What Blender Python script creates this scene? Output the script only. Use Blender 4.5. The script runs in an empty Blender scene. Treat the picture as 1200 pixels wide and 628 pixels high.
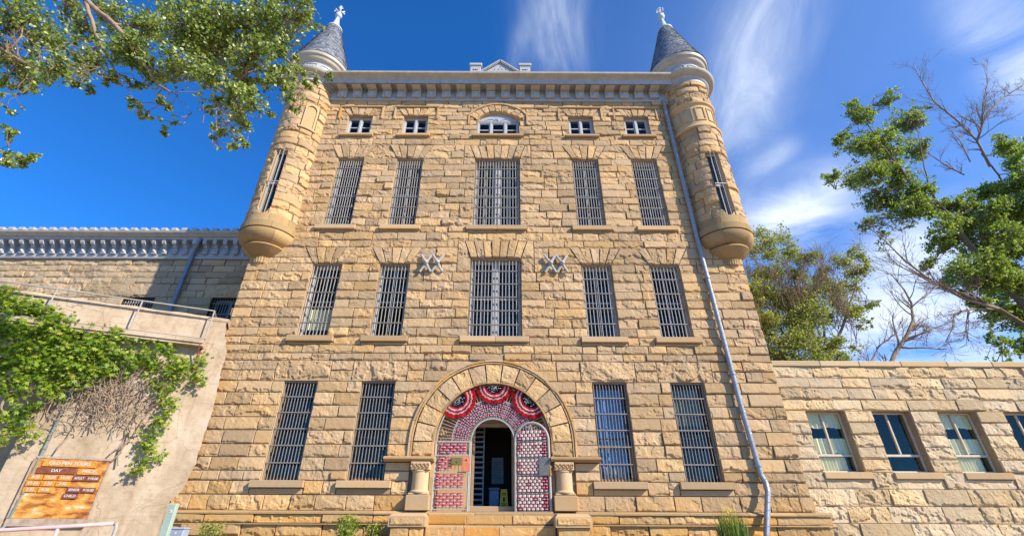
import bpy, math, random
import numpy as np
from mathutils import Vector, Matrix, Euler
R = math.radians
rng = random.Random(7); nr = np.random.default_rng(11)
scn = bpy.context.scene
# ------------------------------------------------------------------ camera
TH, ROLL, PX, FPX = R(29.4852), R(.288), 591.778, 533.0
CAM = Vector((.353, -15.0, 1.6))
cam = bpy.data.objects.new('camera', bpy.data.cameras.new('camera')); scn.collection.objects.link(cam)
cam.data.sensor_width = 36; cam.data.lens = FPX*36/1200; cam.data.shift_x = (600-PX)/1200
cam.data.clip_end = 6000; cam.data.clip_start = .05
cam.matrix_world = Matrix.Translation(CAM) @ Matrix.Rotation(R(90)+TH, 4, 'X') @ Matrix.Rotation(ROLL, 4, 'Z')
scn.camera = cam
def ray(u, v):
    A, B = u-PX, v-314; c, s = math.cos(ROLL), math.sin(ROLL)
    a = A*c+B*s; up = -(-A*s+B*c)
    return Vector((a, math.cos(TH)*FPX-math.sin(TH)*up, math.sin(TH)*FPX+math.cos(TH)*up))
def at(u, v, y):
    r = ray(u, v); return CAM + r*((y-CAM.y)/r.y)
# ------------------------------------------------------------------ light
SUN_AZ, SUN_EL = R(58), R(34)          # azimuth to the right of the facade's normal
S = Vector((math.sin(SUN_AZ)*math.cos(SUN_EL), -math.cos(SUN_AZ)*math.cos(SUN_EL), math.sin(SUN_EL)))
ld = bpy.data.lights.new('sun', 'SUN'); ld.energy = 5.0; ld.angle = R(.5); ld.color = (1, .93, .82)
lo = bpy.data.objects.new('sun', ld); scn.collection.objects.link(lo)
lo.rotation_euler = S.to_track_quat('Z', 'Y').to_euler()
scn.view_settings.view_transform = 'Standard'; scn.view_settings.look = 'None'
scn.view_settings.exposure = 0.55; scn.view_settings.gamma = 1
w = bpy.data.worlds.new('World'); scn.world = w; w.use_nodes = True
nt = w.node_tree; nt.nodes.clear(); N = nt.nodes; Lk = nt.links
def nmath(nt, op, a, b=None, c=None, clamp=False):
    n = nt.nodes.new('ShaderNodeMath'); n.operation = op; n.use_clamp = clamp
    for i, x in enumerate((a, b, c)):
        if x is None: continue
        if isinstance(x, (int, float)): n.inputs[i].default_value = x
        else: nt.links.new(x, n.inputs[i])
    return n.outputs[0]
def vmath(nt, op, a, b=None):
    n = nt.nodes.new('ShaderNodeVectorMath'); n.operation = op
    for i, x in enumerate((a, b)):
        if x is None: continue
        if isinstance(x, (tuple, Vector)): n.inputs[i].default_value = tuple(x)
        else: nt.links.new(x, n.inputs[i])
    return n
sky = N.new('ShaderNodeTexSky'); sky.sky_type = 'NISHITA'; sky.sun_disc = False
sky.sun_elevation = SUN_EL; sky.sun_rotation = math.atan2(S.x, S.y); sky.altitude = 2000; sky.dust_density = .3; sky.ozone_density = 2.2
tc = N.new('ShaderNodeTexCoord'); D = tc.outputs['Generated']
def wnoise(vec, scale, detail=6, rough=.6, dist=0., stretch=None):
    if stretch is not None:
        m = N.new('ShaderNodeMapping'); m.inputs['Rotation'].default_value = stretch[0]; m.inputs['Scale'].default_value = stretch[1]
        Lk.new(vec, m.inputs[0]); vec = m.outputs[0]
    n = N.new('ShaderNodeTexNoise'); n.inputs['Scale'].default_value = scale; n.inputs['Detail'].default_value = detail
    n.inputs['Roughness'].default_value = rough; n.inputs['Distortion'].default_value = dist; Lk.new(vec, n.inputs[0]); return n.outputs[0]
def streak(p0, p1, width, amount, sc=9.):
    """a wisp of cirrus between two sky directions; its noise runs along it"""
    d0, d1 = ray(*p0).normalized(), ray(*p1).normalized()
    mid = (d0+d1).normalized(); ax = (d1-d0); L = ax.length/2; ax.normalize(); bx = mid.cross(ax).normalized()
    A = vmath(nt, 'DOT_PRODUCT', vmath(nt, 'SUBTRACT', D, mid).outputs[0], ax).outputs['Value']
    B = vmath(nt, 'DOT_PRODUCT', vmath(nt, 'SUBTRACT', D, mid).outputs[0], bx).outputs['Value']
    cx = N.new('ShaderNodeCombineXYZ'); Lk.new(nmath(nt, 'MULTIPLY', A, .48), cx.inputs[0]); Lk.new(B, cx.inputs[1]); cx.inputs[2].default_value = mid.x*7
    nz = wnoise(cx.outputs[0], sc*.95, 10, .62, 1.0)
    nb = wnoise(cx.outputs[0], 3.2, 3, .5, .3)
    wob = nmath(nt, 'MULTIPLY', nmath(nt, 'SUBTRACT', nb, .5), width*2.2)
    r2 = nmath(nt, 'ADD', nmath(nt, 'POWER', nmath(nt, 'ABSOLUTE', nmath(nt, 'DIVIDE', A, L)), 3.), nmath(nt, 'POWER', nmath(nt, 'ABSOLUTE', nmath(nt, 'DIVIDE', nmath(nt, 'ADD', B, wob), width)), 2.))
    g = nmath(nt, 'EXPONENT', nmath(nt, 'MULTIPLY', r2, -1.0))
    tex = nmath(nt, 'MULTIPLY_ADD', nmath(nt, 'SUBTRACT', nz, .33), 2.6, 0., clamp=True)
    mx = vmath(nt, 'DOT_PRODUCT', D, mid).outputs['Value']
    front = nmath(nt, 'GREATER_THAN', mx, 0.)
    return nmath(nt, 'MULTIPLY', nmath(nt, 'MULTIPLY', nmath(nt, 'MULTIPLY', g, tex), amount), front)
STREAKS = [((645,-40),(655,95),.05,.5),((925,-40),(835,200),.065,.62),((860,262),(1010,228),.050,1.0),
           ((960,400),(1210,370),.085,1.0),((1140,80),(1240,20),.07,.6),((880,205),(930,165),.020,.5),((1030,290),(1180,270),.06,.7),((590,90),(620,20),.02,.2),((1000,330),(1100,300),.04,.6)]
tot = None
for p0, p1, wd, am in STREAKS:
    s_ = streak(p0, p1, wd, am); tot = s_ if tot is None else nmath(nt, 'ADD', tot, s_)
tot = nmath(nt, 'MINIMUM', tot, .9)
# a thin veil thickening to the right side of the sky
sx = N.new('ShaderNodeSeparateXYZ'); Lk.new(D, sx.inputs[0])
veil = nmath(nt, 'MULTIPLY', nmath(nt, 'MULTIPLY_ADD', sx.outputs[0], .20, .0, clamp=True), nmath(nt, 'ADD', .35, wnoise(D, 2.2, 5, .6, .5)))
tint = N.new('ShaderNodeMix'); tint.data_type = 'RGBA'; tint.blend_type = 'MULTIPLY'; tint.inputs[0].default_value = 1
Lk.new(sky.outputs[0], tint.inputs[6]); tint.inputs[7].default_value = (.27, 1.18, 2.16, 1)
mixc = N.new('ShaderNodeMix'); mixc.data_type = 'RGBA'; Lk.new(nmath(nt, 'MINIMUM', nmath(nt, 'ADD', tot, veil), .92), mixc.inputs[0])
Lk.new(tint.outputs[2], mixc.inputs[6]); mixc.inputs[7].default_value = (8.6, 9.4, 10.4, 1)
bg = N.new('ShaderNodeBackground'); Lk.new(mixc.outputs[2], bg.inputs[0]); bg.inputs[1].default_value = .088
wo = N.new('ShaderNodeOutputWorld'); Lk.new(bg.outputs[0], wo.inputs[0])
# ------------------------------------------------------------------ object helpers
COL = scn.collection
def tag(o, label=None, cat=None, group=None, kind=None):
    if label: o['label'] = label
    if cat: o['category'] = cat
    if group: o['group'] = group
    if kind: o['kind'] = kind
    return o
def empty(name, loc=(0,0,0), label=None, cat=None, group=None, parent=None, rz=0):
    o = bpy.data.objects.new(name, None); COL.objects.link(o); o.location = loc; o.rotation_euler = (0,0,rz)
    if parent: o.parent = parent
    return tag(o, label, cat, group)
def copy_tree(o, parent=None):
    c = o.copy(); COL.objects.link(c)
    if parent: c.parent = parent
    for ch in list(o.children): copy_tree(ch, c)
    return c
class MB:
    """collects shapes, then links them as ONE mesh"""
    def __init__(s): s.v = []; s.f = []; s.r = []; s.m = []; s.n = 0
    def raw(s, V, F, m=0, rnd=None):
        V = np.asarray(V, float).reshape(-1, 3); F = list(F)
        if rnd is None: rnd = (rng.random(), rng.random(), rng.random())
        s.v.append(V); s.f.append((F, s.n)); s.n += len(V)
        s.r += [rnd]*len(F); s.m += [m]*len(F); return s
    def arr(s, V, Q, m=0, rnd=None):          # Q an int array of quads
        if rnd is None: rnd = (rng.random(), rng.random(), rng.random())
        s.v.append(V); s.f.append((Q, s.n)); s.n += len(V); s.r += [rnd]*len(Q); s.m += [m]*len(Q)
    def box(s, a, b, m=0, rnd=None, M=None, taper=None):
        x0,y0,z0 = a; x1,y1,z1 = b
        V = np.array([(x0,y0,z0),(x1,y0,z0),(x1,y1,z0),(x0,y1,z0),(x0,y0,z1),(x1,y0,z1),(x1,y1,z1),(x0,y1,z1)], float)
        if M is not None: V = np.array([tuple(M @ Vector(p)) for p in V])
        return s.raw(V, [(3,2,1,0),(4,5,6,7),(0,1,5,4),(1,2,6,5),(2,3,7,6),(3,0,4,7)], m, rnd)
    def bbox(s, a, b, bev=.01, m=0, rnd=None, M=None):     # bevelled box: bevel on all the edges
        x0,y0,z0 = a; x1,y1,z1 = b; e = min(bev, (x1-x0)*.45, (y1-y0)*.45, (z1-z0)*.45)
        V = []; idx = {}
        for i, X in enumerate((x0,x1)):
            for j, Y in enumerate((y0,y1)):
                for k, Z in enumerate((z0,z1)):
                    sx_, sy_, sz_ = (1-2*i)*e, (1-2*j)*e, (1-2*k)*e
                    for t, p in enumerate(((X, Y+sy_, Z+sz_), (X+sx_, Y, Z+sz_), (X+sx_, Y+sy_, Z))):
                        idx[(i,j,k,t)] = len(V); V.append(p)
        F = []
        def q(*ks): F.append(tuple(idx[k] for k in ks))
        for i in (0,1): q((i,0,0,0),(i,1,0,0),(i,1,1,0),(i,0,1,0))
        for j in (0,1): q((0,j,0,1),(1,j,0,1),(1,j,1,1),(0,j,1,1))
        for k in (0,1): q((0,0,k,2),(1,0,k,2),(1,1,k,2),(0,1,k,2))
        for i in (0,1):
            for j in (0,1): q((i,j,0,0),(i,j,1,0),(i,j,1,1),(i,j,0,1))
        for i in (0,1):
            for k in (0,1): q((i,0,k,0),(i,1,k,0),(i,1,k,2),(i,0,k,2))
        for j in (0,1):
            for k in (0,1): q((0,j,k,1),(1,j,k,1),(1,j,k,2),(0,j,k,2))
        for i in (0,1):
            for j in (0,1):
                for k in (0,1): F.append((idx[(i,j,k,0)], idx[(i,j,k,1)], idx[(i,j,k,2)]))
        V = np.array(V, float)
        if M is not None: V = np.array([tuple(M @ Vector(p)) for p in V])
        return s.raw(V, F, m, rnd)
    def tube(s, pts, r, n=8, m=0, rnd=None, caps=True):
        pts = [Vector(p) for p in pts]; rs = r if isinstance(r, (list, tuple)) else [r]*len(pts)
        V = []; up = Vector((0,0,1)); prev = None
        for i, p in enumerate(pts):
            t = (pts[min(i+1, len(pts)-1)]-pts[max(i-1, 0)])
            if t.length < 1e-9: t = Vector((0,0,1))
            t.normalize()
            a = (prev if prev is not None else (up if abs(t.z) < .9 else Vector((1,0,0))))
            a = (a - t*a.dot(t))
            if a.length < 1e-6: a = t.orthogonal()
            a.normalize(); prev = a; b = t.cross(a)
            for k in range(n):
                g = 2*math.pi*k/n; V.append(p + (a*math.cos(g)+b*math.sin(g))*rs[i])
        F = []
        for i in range(len(pts)-1):
            for k in range(n):
                k2 = (k+1) % n; F.append((i*n+k, i*n+k2, (i+1)*n+k2, (i+1)*n+k))
        if caps: F += [tuple(range(n))[::-1], tuple(range((len(pts)-1)*n, len(pts)*n))]
        return s.raw([tuple(p) for p in V], F, m, rnd)
    def lathe(s, prof, c=(0,0), n=48, a0=0, a1=2*math.pi, m=0, rnd=None):
        full = abs(a1-a0-2*math.pi) < 1e-6; k = n if full else n+1
        V = []; 
        for (r, z) in prof:
            for i in range(k):
                g = a0+(a1-a0)*i/n; V.append((c[0]+r*math.cos(g), c[1]+r*math.sin(g), z))
        F = []
        for j in range(len(prof)-1):
            for i in range(n):
                i2 = (i+1) % k if full else i+1
                F.append((j*k+i, j*k+i2, (j+1)*k+i2, (j+1)*k+i))
        return s.raw(V, F, m, rnd)
    def prism(s, poly, y0, y1, m=0, rnd=None):           # poly in (x,z), extruded along y
        n = len(poly); V = [(x, y0, z) for x, z in poly]+[(x, y1, z) for x, z in poly]
        F = [tuple(range(n)), tuple(range(n, 2*n))[::-1]]+[((i+1) % n, i, n+i, n+(i+1) % n) for i in range(n)]
        return s.raw(V, F, m, rnd)
    def extx(s, prof, x0, x1, m=0, rnd=None):            # profile in (y,z), extruded along x
        n = len(prof); V = [(x0, y, z) for y, z in prof]+[(x1, y, z) for y, z in prof]
        F = [tuple(range(n)), tuple(range(n, 2*n))[::-1]]+[((i+1) % n, i, n+i, n+(i+1) % n) for i in range(n)]
        return s.raw(V, F, m, rnd)
    def build(s, name, mats, parent=None, smooth=False, M=None, sharp=None):
        V = np.concatenate(s.v) if s.v else np.zeros((0,3))
        loops = []; starts = []; tot = 0
        for F, off in s.f:
            if isinstance(F, np.ndarray):
                loops.append((F+off).ravel()); k = F.shape[1]
                starts.append(tot+np.arange(len(F))*k); tot += F.size
            else:
                for f in F:
                    loops.append(np.array(f)+off); starts.append(np.array([tot])); tot += len(f)
        loops = np.concatenate(loops); starts = np.concatenate(starts)
        me = bpy.data.meshes.new(name); me.vertices.add(len(V)); me.vertices.foreach_set('co', V.astype(np.float32).ravel())
        me.loops.add(len(loops)); me.loops.foreach_set('vertex_index', loops.astype(np.int32))
        me.polygons.add(len(starts)); me.polygons.foreach_set('loop_start', starts.astype(np.int32))
        if not isinstance(mats, (list, tuple)): mats = [mats]
        for mm in mats: me.materials.append(mm)
        me.polygons.foreach_set('material_index', np.array(s.m, np.int32))
        me.update(calc_edges=True); me.validate()
        if len(me.polygons) == len(s.r):
            at_ = me.attributes.new('rnd', 'FLOAT_VECTOR', 'FACE'); at_.data.foreach_set('vector', np.array(s.r, np.float32).ravel())
        me.polygons.foreach_set('use_smooth', [bool(smooth)]*len(me.polygons))
        if smooth and sharp: 
            try: me.set_sharp_from_angle(angle=R(sharp))
            except Exception: pass
        o = bpy.data.objects.new(name, me); COL.objects.link(o)
        if parent is not None: o.parent = parent
        if M is not None: o.matrix_local = M
        return o
# ------------------------------------------------------------------ value noise for the stone faces
TAB = nr.random((256, 256))
def vn(x, y):
    xi = np.floor(x).astype(int); yi = np.floor(y).astype(int); fx = x-xi; fy = y-yi
    fx = fx*fx*(3-2*fx); fy = fy*fy*(3-2*fy)
    a = TAB[xi & 255, yi & 255]; b = TAB[(xi+1) & 255, yi & 255]; c = TAB[xi & 255, (yi+1) & 255]; d = TAB[(xi+1) & 255, (yi+1) & 255]
    return (a*(1-fx)+b*fx)*(1-fy)+(c*(1-fx)+d*fx)*fy
def fbm(x, y, o=4):
    s = 0; a = .5; t = 0
    for i in range(o): s = s+a*vn(x*2**i+i*17.3, y*2**i+i*9.1); t += a; a *= .55
    return s/t
def plane_map(y0): return lambda x, z, h: np.stack([x, y0-h, z], -1)
def cyl_map(cx, cy, Rr): return lambda x, z, h: np.stack([cx+(Rr+h)*np.sin(x/Rr), cy-(Rr+h)*np.cos(x/Rr), z], -1)
def gen_map(o, d, n):          # plane through o along d (horizontal), outward normal n
    return lambda x, z, h: np.stack([o[0]+d[0]*x+n[0]*h, o[1]+d[1]*x+n[1]*h, z], -1)
def stone(mb, q, mp, b=.055, res=.03, gap=.012, rough=1., lip=1., warm=0.):
    """one rock-faced block: margin, chiselled facets, broken lower edge"""
    q = np.array(q, float); bl, br, tr, tl = q
    W_ = (np.linalg.norm(br-bl)+np.linalg.norm(tr-tl))/2; H = (np.linalg.norm(tl-bl)+np.linalg.norm(tr-br))/2
    if W_ < .05 or H < .04: return
    gs, gt = gap/W_, gap/H; es, et = .007/W_, .007/H
    nx = max(4, int(W_/res)); ny = max(4, int(H/res))
    s = np.concatenate([[gs], np.linspace(gs+es, 1-gs-es, nx), [1-gs]]); t = np.concatenate([[gt], np.linspace(gt+et, 1-gt-et, ny), [1-gt]])
    Sg, Tg = np.meshgrid(s, t); k = nx+2; l = ny+2
    P = ((1-Sg)*(1-Tg))[..., None]*bl+(Sg*(1-Tg))[..., None]*br+(Sg*Tg)[..., None]*tr+((1-Sg)*Tg)[..., None]*tl
    x, z = P[..., 0], P[..., 1]; ox, oz = rng.random()*200, rng.random()*200
    wb = np.linalg.norm(br-bl); wt = np.linalg.norm(tr-tl); wl = wb*(1-Tg)+wt*Tg
    dl, dr, db, dt = Sg*wl, (1-Sg)*wl, Tg*H, (1-Tg)*H
    nz = fbm((x+ox)*9, (z+oz)*9, 3); n2 = fbm((x+ox)*28, (z+oz)*28, 2); nl = vn((x+ox)*5.5, z*0+oz)*.65+vn((x+ox)*17, z*0+oz)*.35
    u = rng.random()
    f = np.full(x.shape, b)
    c = q.mean(0)
    for i in range(rng.choice((2, 3, 4))):
        a = rng.random()*2*math.pi; g = (.03+.10*rng.random())*rough; off = b*(1.0+.35*rng.random())
        f = np.minimum(f, off - g*(math.cos(a)*(x-c[0])+math.sin(a)*(z-c[1])) - .02*rng.random())
    f = np.maximum(f, b*.35)
    m = .014
    e = np.minimum(np.minimum(dl, dr)/(m*(.6+nz)), dt/(m*(.5+nz)))
    lipH = lip*(np.maximum(0, nl-.28)*1.5)*H*(.12+.33*u) + .010
    e = np.minimum(e, (db-lipH)/(.022+.03*nz)+.25)
    e = np.clip(e, 0, 1); e = 1-(1-e)**1.7
    h = .010+f*.86*(.12+.88*e)+((nz-.5)*.022+(n2-.5)*.013)*rough*(.25+.75*e)
    chip = np.clip((fbm((x+ox)*4+50, (z+oz)*4, 3)-.56)*14, 0, 1)*(.012+.018*u)*rough
    h = np.maximum(h-chip*e, .004)
    edge = np.zeros(x.shape, bool); edge[0] = edge[-1] = True; edge[:, 0] = edge[:, -1] = True
    h[edge] = -.015
    V = mp(x.ravel(), z.ravel(), h.ravel())
    I = np.arange(k*l).reshape(l, k)
    Q = np.stack([I[:-1, :-1], I[:-1, 1:], I[1:, 1:], I[1:, :-1]], -1).reshape(-1, 4)
    mb.arr(V, Q, 0, (rng.random(), min(1, max(0, rng.random()*.75+warm)), rng.random()))
def course(mb, z0, z1, xa, xb, blocks, mp, res=.03, b=.055, lmin=.5, lmax=1.15, warm=0., rough=1., lip=1., gap=.012, start=None, vary=1.):
    """blocks: functions z -> (left, right) or None"""
    iv = []
    for fn in blocks:
        lo_, hi_ = fn(z0+1e-4), fn(z1-1e-4)
        if lo_ is None and hi_ is None: continue
        if lo_ is None: m_ = (hi_[0]+hi_[1])/2; lo_ = (m_, m_)
        if hi_ is None: m_ = (lo_[0]+lo_[1])/2; hi_ = (m_, m_)
        iv.append((lo_[0], hi_[0], lo_[1], hi_[1]))
    iv.sort(); segs = []; a0, a1 = xa, xa
    for l0, l1, r0, r1 in iv:
        if l0 > a0+.03 or l1 > a1+.03: segs.append((a0, a1, l0, l1))
        a0, a1 = max(a0, r0), max(a1, r1)
    if xb > a0+.03: segs.append((a0, a1, xb, xb))
    for a0, a1, b0, b1 in segs:
        L = min(b0, b1)-max(a0, a1)
        cuts = []
        x = max(a0, a1); lim = min(b0, b1)
        while True:
            d = rng.uniform(lmin, lmax)
            if L < lmax*1.05 and not cuts: 
                if L > lmin*1.7 and rng.random() < .75: cuts.append(x+L*rng.uniform(.32, .68))
                break
            x += d
            if lim-x < lmin*.55: break
            cuts.append(x)
        xs0 = [a0]+cuts+[b0]; xs1 = [a1]+cuts+[b1]
        for i in range(len(xs0)-1):
            bb = b*(1+(rng.uniform(.65, 1.5)-1)*vary)
            if rng.random() < .10*vary: bb *= 1.5
            stone(mb, [(xs0[i], z0), (xs0[i+1], z0), (xs1[i+1], z1), (xs1[i], z1)], mp, bb, res, gap, rough*rng.choice((.35,.6,.9,1,1.3)), lip*rng.choice((.25,.6,1,1,1.3)), warm)
def rect_block(x0, x1, z0, z1): return lambda z: (x0, x1) if z0 <= z <= z1 else None
def trap_block(xb0, xb1, xt0, xt1, z0, z1):
    def f(z):
        if not z0 <= z <= z1: return None
        t = (z-z0)/(z1-z0); return (xb0+(xt0-xb0)*t, xb1+(xt1-xb1)*t)
    return f
def split(z0, z1, n, j=.12):
    h = [1+rng.uniform(-j, j) for _ in range(n)]; s = sum(h); z = [z0]
    for a in h: z.append(z[-1]+a/s*(z1-z0))
    z[-1] = z1; return z
# ------------------------------------------------------------------ materials
def mat(name):
    m = bpy.data.materials.new(name); m.use_nodes = True; nt = m.node_tree; b = nt.nodes['Principled BSDF']; return m, nt, b
def ntex(nt, scale, detail=5, rough=.6, co=None, dist=0., stretch=None):
    n = nt.nodes.new('ShaderNodeTexNoise'); n.inputs['Scale'].default_value = scale; n.inputs['Detail'].default_value = detail
    n.inputs['Roughness'].default_value = rough; n.inputs['Distortion'].default_value = dist
    c = co or nt.nodes.new('ShaderNodeTexCoord').outputs['Object']
    if stretch:
        mp = nt.nodes.new('ShaderNodeMapping'); mp.inputs['Scale'].default_value = stretch; nt.links.new(c, mp.inputs[0]); c = mp.outputs[0]
    nt.links.new(c, n.inputs['Vector']); return n.outputs[0]
def ramp(nt, fac, stops):
    r = nt.nodes.new('ShaderNodeValToRGB'); cr = r.color_ramp
    while len(cr.elements) < len(stops): cr.elements.new(.5)
    for e, (p, c) in zip(cr.elements, stops): e.position = p; e.color = (*c, 1) if len(c) == 3 else c
    nt.links.new(fac, r.inputs[0]); return r.outputs[0]
def mixc_(nt, fac, a, b, mode='MIX'):
    n = nt.nodes.new('ShaderNodeMix'); n.data_type = 'RGBA'; n.blend_type = mode
    for i, x in ((0, fac), (6, a), (7, b)):
        if isinstance(x, (int, float)): n.inputs[i].default_value = x
        elif isinstance(x, tuple): n.inputs[i].default_value = (*x, 1) if len(x) == 3 else x
        else: nt.links.new(x, n.inputs[i])
    return n.outputs[2]
def bump(nt, b, h, strength, dist):
    n = nt.nodes.new('ShaderNodeBump'); n.inputs['Strength'].default_value = strength; n.inputs['Distance'].default_value = dist
    nt.links.new(h, n.inputs['Height']); nt.links.new(n.outputs[0], b.inputs['Normal']); return n
def rnd_attr(nt):
    a = nt.nodes.new('ShaderNodeAttribute'); a.attribute_name = 'rnd'; s = nt.nodes.new('ShaderNodeSeparateXYZ'); nt.links.new(a.outputs['Vector'], s.inputs[0]); return s.outputs
def stone_mat(name, cols, spec=.15, bmp=.5, streaks=.25, lowwarm=None, mottled=.5):
    m, nt, b = mat(name); r = rnd_attr(nt); co = nt.nodes.new('ShaderNodeTexCoord').outputs['Object']
    base = ramp(nt, r[1], cols)
    n1 = ntex(nt, 2.2, 5, .65, co, .4); n2 = ntex(nt, 14, 6, .7, co); n3 = ntex(nt, 60, 4, .7, co)
    c = mixc_(nt, nmath(nt, 'MULTIPLY', nmath(nt, 'MULTIPLY_ADD', n1, 3., -1.1, clamp=True), mottled), base, mixc_(nt, 1., base, (1.12, .93, .72), 'MULTIPLY'))
    c = mixc_(nt, nmath(nt, 'MULTIPLY', nmath(nt, 'MULTIPLY_ADD', n2, 5., -2.9, clamp=True), .55), c, mixc_(nt, 1., c, (.66, .55, .44), 'MULTIPLY'))
    c = mixc_(nt, nmath(nt, 'MULTIPLY', nmath(nt, 'MULTIPLY_ADD', n3, 6., -3.7, clamp=True), .4), c, mixc_(nt, 1., c, (.55, .45, .36), 'MULTIPLY'))
    val = nmath(nt, 'MULTIPLY_ADD', r[0], .38, .80)
    cb = nt.nodes.new('ShaderNodeCombineXYZ')
    for i in range(3): nt.links.new(val, cb.inputs[i])
    c = mixc_(nt, 1., c, cb.outputs[0], 'MULTIPLY')
    # grey weathering streaks running down
    st = ntex(nt, 1.6, 5, .6, co, .2, (2.2, 2.2, .35))
    c = mixc_(nt, nmath(nt, 'MULTIPLY', nmath(nt, 'MULTIPLY_ADD', st, 5., -2.8, clamp=True), streaks), c, mixc_(nt, 1., c, (.62, .6, .6), 'MULTIPLY'))
    if lowwarm:
        sp = nt.nodes.new('ShaderNodeSeparateXYZ'); nt.links.new(co, sp.inputs[0])
        k = nmath(nt, 'MULTIPLY', nmath(nt, 'MULTIPLY_ADD', sp.outputs[2], -.9, lowwarm, clamp=True), nmath(nt, 'MULTIPLY_ADD', n1, 1.2, .25, clamp=True))
        c = mixc_(nt, k, c, mixc_(nt, 1., c, (1.08, .95, .70), 'MULTIPLY'))
    nt.links.new(c, b.inputs['Base Color']); b.inputs['Roughness'].default_value = .92; b.inputs['Specular IOR Level'].default_value = spec
    h = nmath(nt, 'ADD', nmath(nt, 'MULTIPLY', n2, .7), nmath(nt, 'MULTIPLY', n3, .4))
    bump(nt, b, h, bmp, .03); return m
TAN = [(0, (.49,.345,.215)), (.25, (.525,.36,.212)), (.5, (.55,.368,.20)), (.72, (.57,.37,.185)), (.88, (.58,.345,.135)), (1, (.53,.29,.10))]
TAN = [(p, (r*1.01, g*1.005, b*.93)) for p, (r, g, b) in TAN]
M = {}
M['stone'] = stone_mat('rock_faced_sandstone', TAN, lowwarm=2.2, streaks=.24)
M['stone_wing'] = stone_mat('grey_buff_sandstone', [(0,(.45,.345,.225)),(.4,(.50,.375,.23)),(.8,(.53,.385,.215)),(1,(.50,.32,.14))], bmp=.6, streaks=.3)
M['stone_pink'] = stone_mat('pale_pink_sandstone', [(0,(.60,.455,.285)),(.45,(.63,.468,.268)),(.8,(.65,.45,.225)),(1,(.61,.38,.13))], streaks=.1)
M['ashlar'] = stone_mat('smooth_cut_sandstone', [(0,(.50,.355,.21)),(1,(.55,.37,.185))], bmp=.22, streaks=.3)
M['ashlar_orange'] = stone_mat('ochre_cut_sandstone', [(0,(.38,.255,.125)),(.5,(.44,.30,.145)),(1,(.50,.33,.155))], bmp=.45, streaks=.6)
M['concrete'] = None
def simple(name, col, rough=.6, metal=0., var=.12, scale=6, bmp=.0, spec=.3, dirt=None):
    m, nt, b = mat(name); n = ntex(nt, scale, 5, .65)
    c = mixc_(nt, nmath(nt, 'MULTIPLY_ADD', n, 3., -1., clamp=True), tuple(x*(1-var) for x in col), tuple(min(1, x*(1+var)) for x in col))
    if dirt:
        n2 = ntex(nt, scale*2.3, 6, .7, dist=.5); c = mixc_(nt, nmath(nt, 'MULTIPLY', nmath(nt, 'MULTIPLY_ADD', n2, 6., -3.4, clamp=True), dirt[1]), c, dirt[0])
    nt.links.new(c, b.inputs['Base Color']); b.inputs['Roughness'].default_value = rough; b.inputs['Metallic'].default_value = metal; b.inputs['Specular IOR Level'].default_value = spec
    if bmp: bump(nt, b, ntex(nt, scale*5, 4, .6), bmp, .01)
    return m
M['mortar'] = simple('weathered_mortar', (.14,.115,.085), .95, bmp=.4, scale=12)
M['painted_metal'] = simple('pale_painted_cornice_metal', (.45,.44,.425), .5, 0, .12, 3, .05, dirt=((.30,.21,.12), .7))
M['crown_metal'] = simple('bounce_tinted_crown_metal', (.50,.43,.33), .5, 0, .12, 3, .05, dirt=((.30,.20,.11), .5))  # buff tone is warm bounce light put into the cornice paint colour
M['white_paint'] = simple('white_window_paint', (.44,.435,.42), .5, 0, .08, 8, .05, dirt=((.30,.25,.19), .5)); M['anchor'] = simple('weathered_grey_iron_paint', (.42,.40,.37), .55, 0, .12, 10, .1, dirt=((.22,.15,.10), .5))
M['bars'] = simple('pale_painted_steel_bars', (.40,.37,.32), .45, .1, .12, 9, 0, dirt=((.25,.15,.08), .4))
M['bars_dark'] = simple('bare_grey_steel_bars', (.29,.265,.23), .45, .3, .15, 9, 0, dirt=((.20,.11,.06), .55))
M['bar_flat'] = simple('shaded_rusty_crossbar_steel', (.25,.215,.17), .55, .1, .15, 9, 0, dirt=((.16,.09,.05), .5)); M['galv'] = simple('galvanised_spiral_pipe', (.36,.355,.35), .42, .45, .12, 10, .1)  # crossbars darker: shade of their undersides is in the colour, besides rust
M['galv_dark'] = simple('dull_galvanised_pipe', (.24,.29,.33), .5, .5, .12, 10, .1)
M['slate'] = None
M['dark'] = simple('near_black_shade_and_print', (.045,.035,.028), .9)  # near-black: gloom of rooms, slots and holes put into colour; also print
M['wood_dark'] = simple('dark_stained_wood', (.05,.032,.02), .6)
M['wood_cream'] = simple('cream_window_joinery', (.62,.52,.37), .55, 0, .08, 5, dirt=((.38,.27,.16), .4))
M['wood_tan'] = simple('weathered_tan_jamb', (.40,.27,.14), .7, 0, .15, 5, dirt=((.2,.13,.08), .4))
M['roof'] = simple('grey_roof_felt', (.12,.12,.12), .9)
M['red'] = simple('red_ribbon', (.55,.02,.028), .55, 0, .15, 30); M['white'] = simple('white_ribbon', (.66,.60,.57), .6, 0, .08, 30)
M['blue'] = simple('navy_ribbon', (.02,.03,.17), .55, 0, .15, 30); M['navy'] = simple('navy_flag_cloth', (.010,.013,.035), .7, 0, .15, 30)
M['pink'] = simple('sun_faded_ribbon', (.68,.47,.40), .65, 0, .1, 20)
M['brass'] = simple('brass_lock_box', (.32,.22,.07), .4, .6, .2, 20, dirt=((.08,.06,.04), .5))
M['orange'] = simple('faded_orange_notice', (.62,.20,.09), .6); M['yellow'] = simple('yellow_plastic', (.80,.55,.03), .45)
M['bin'] = simple('blue_grey_plastic', (.16,.25,.36), .5); M['paper'] = simple('white_paper', (.45,.50,.52), .7)
M['rust'] = None
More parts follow.
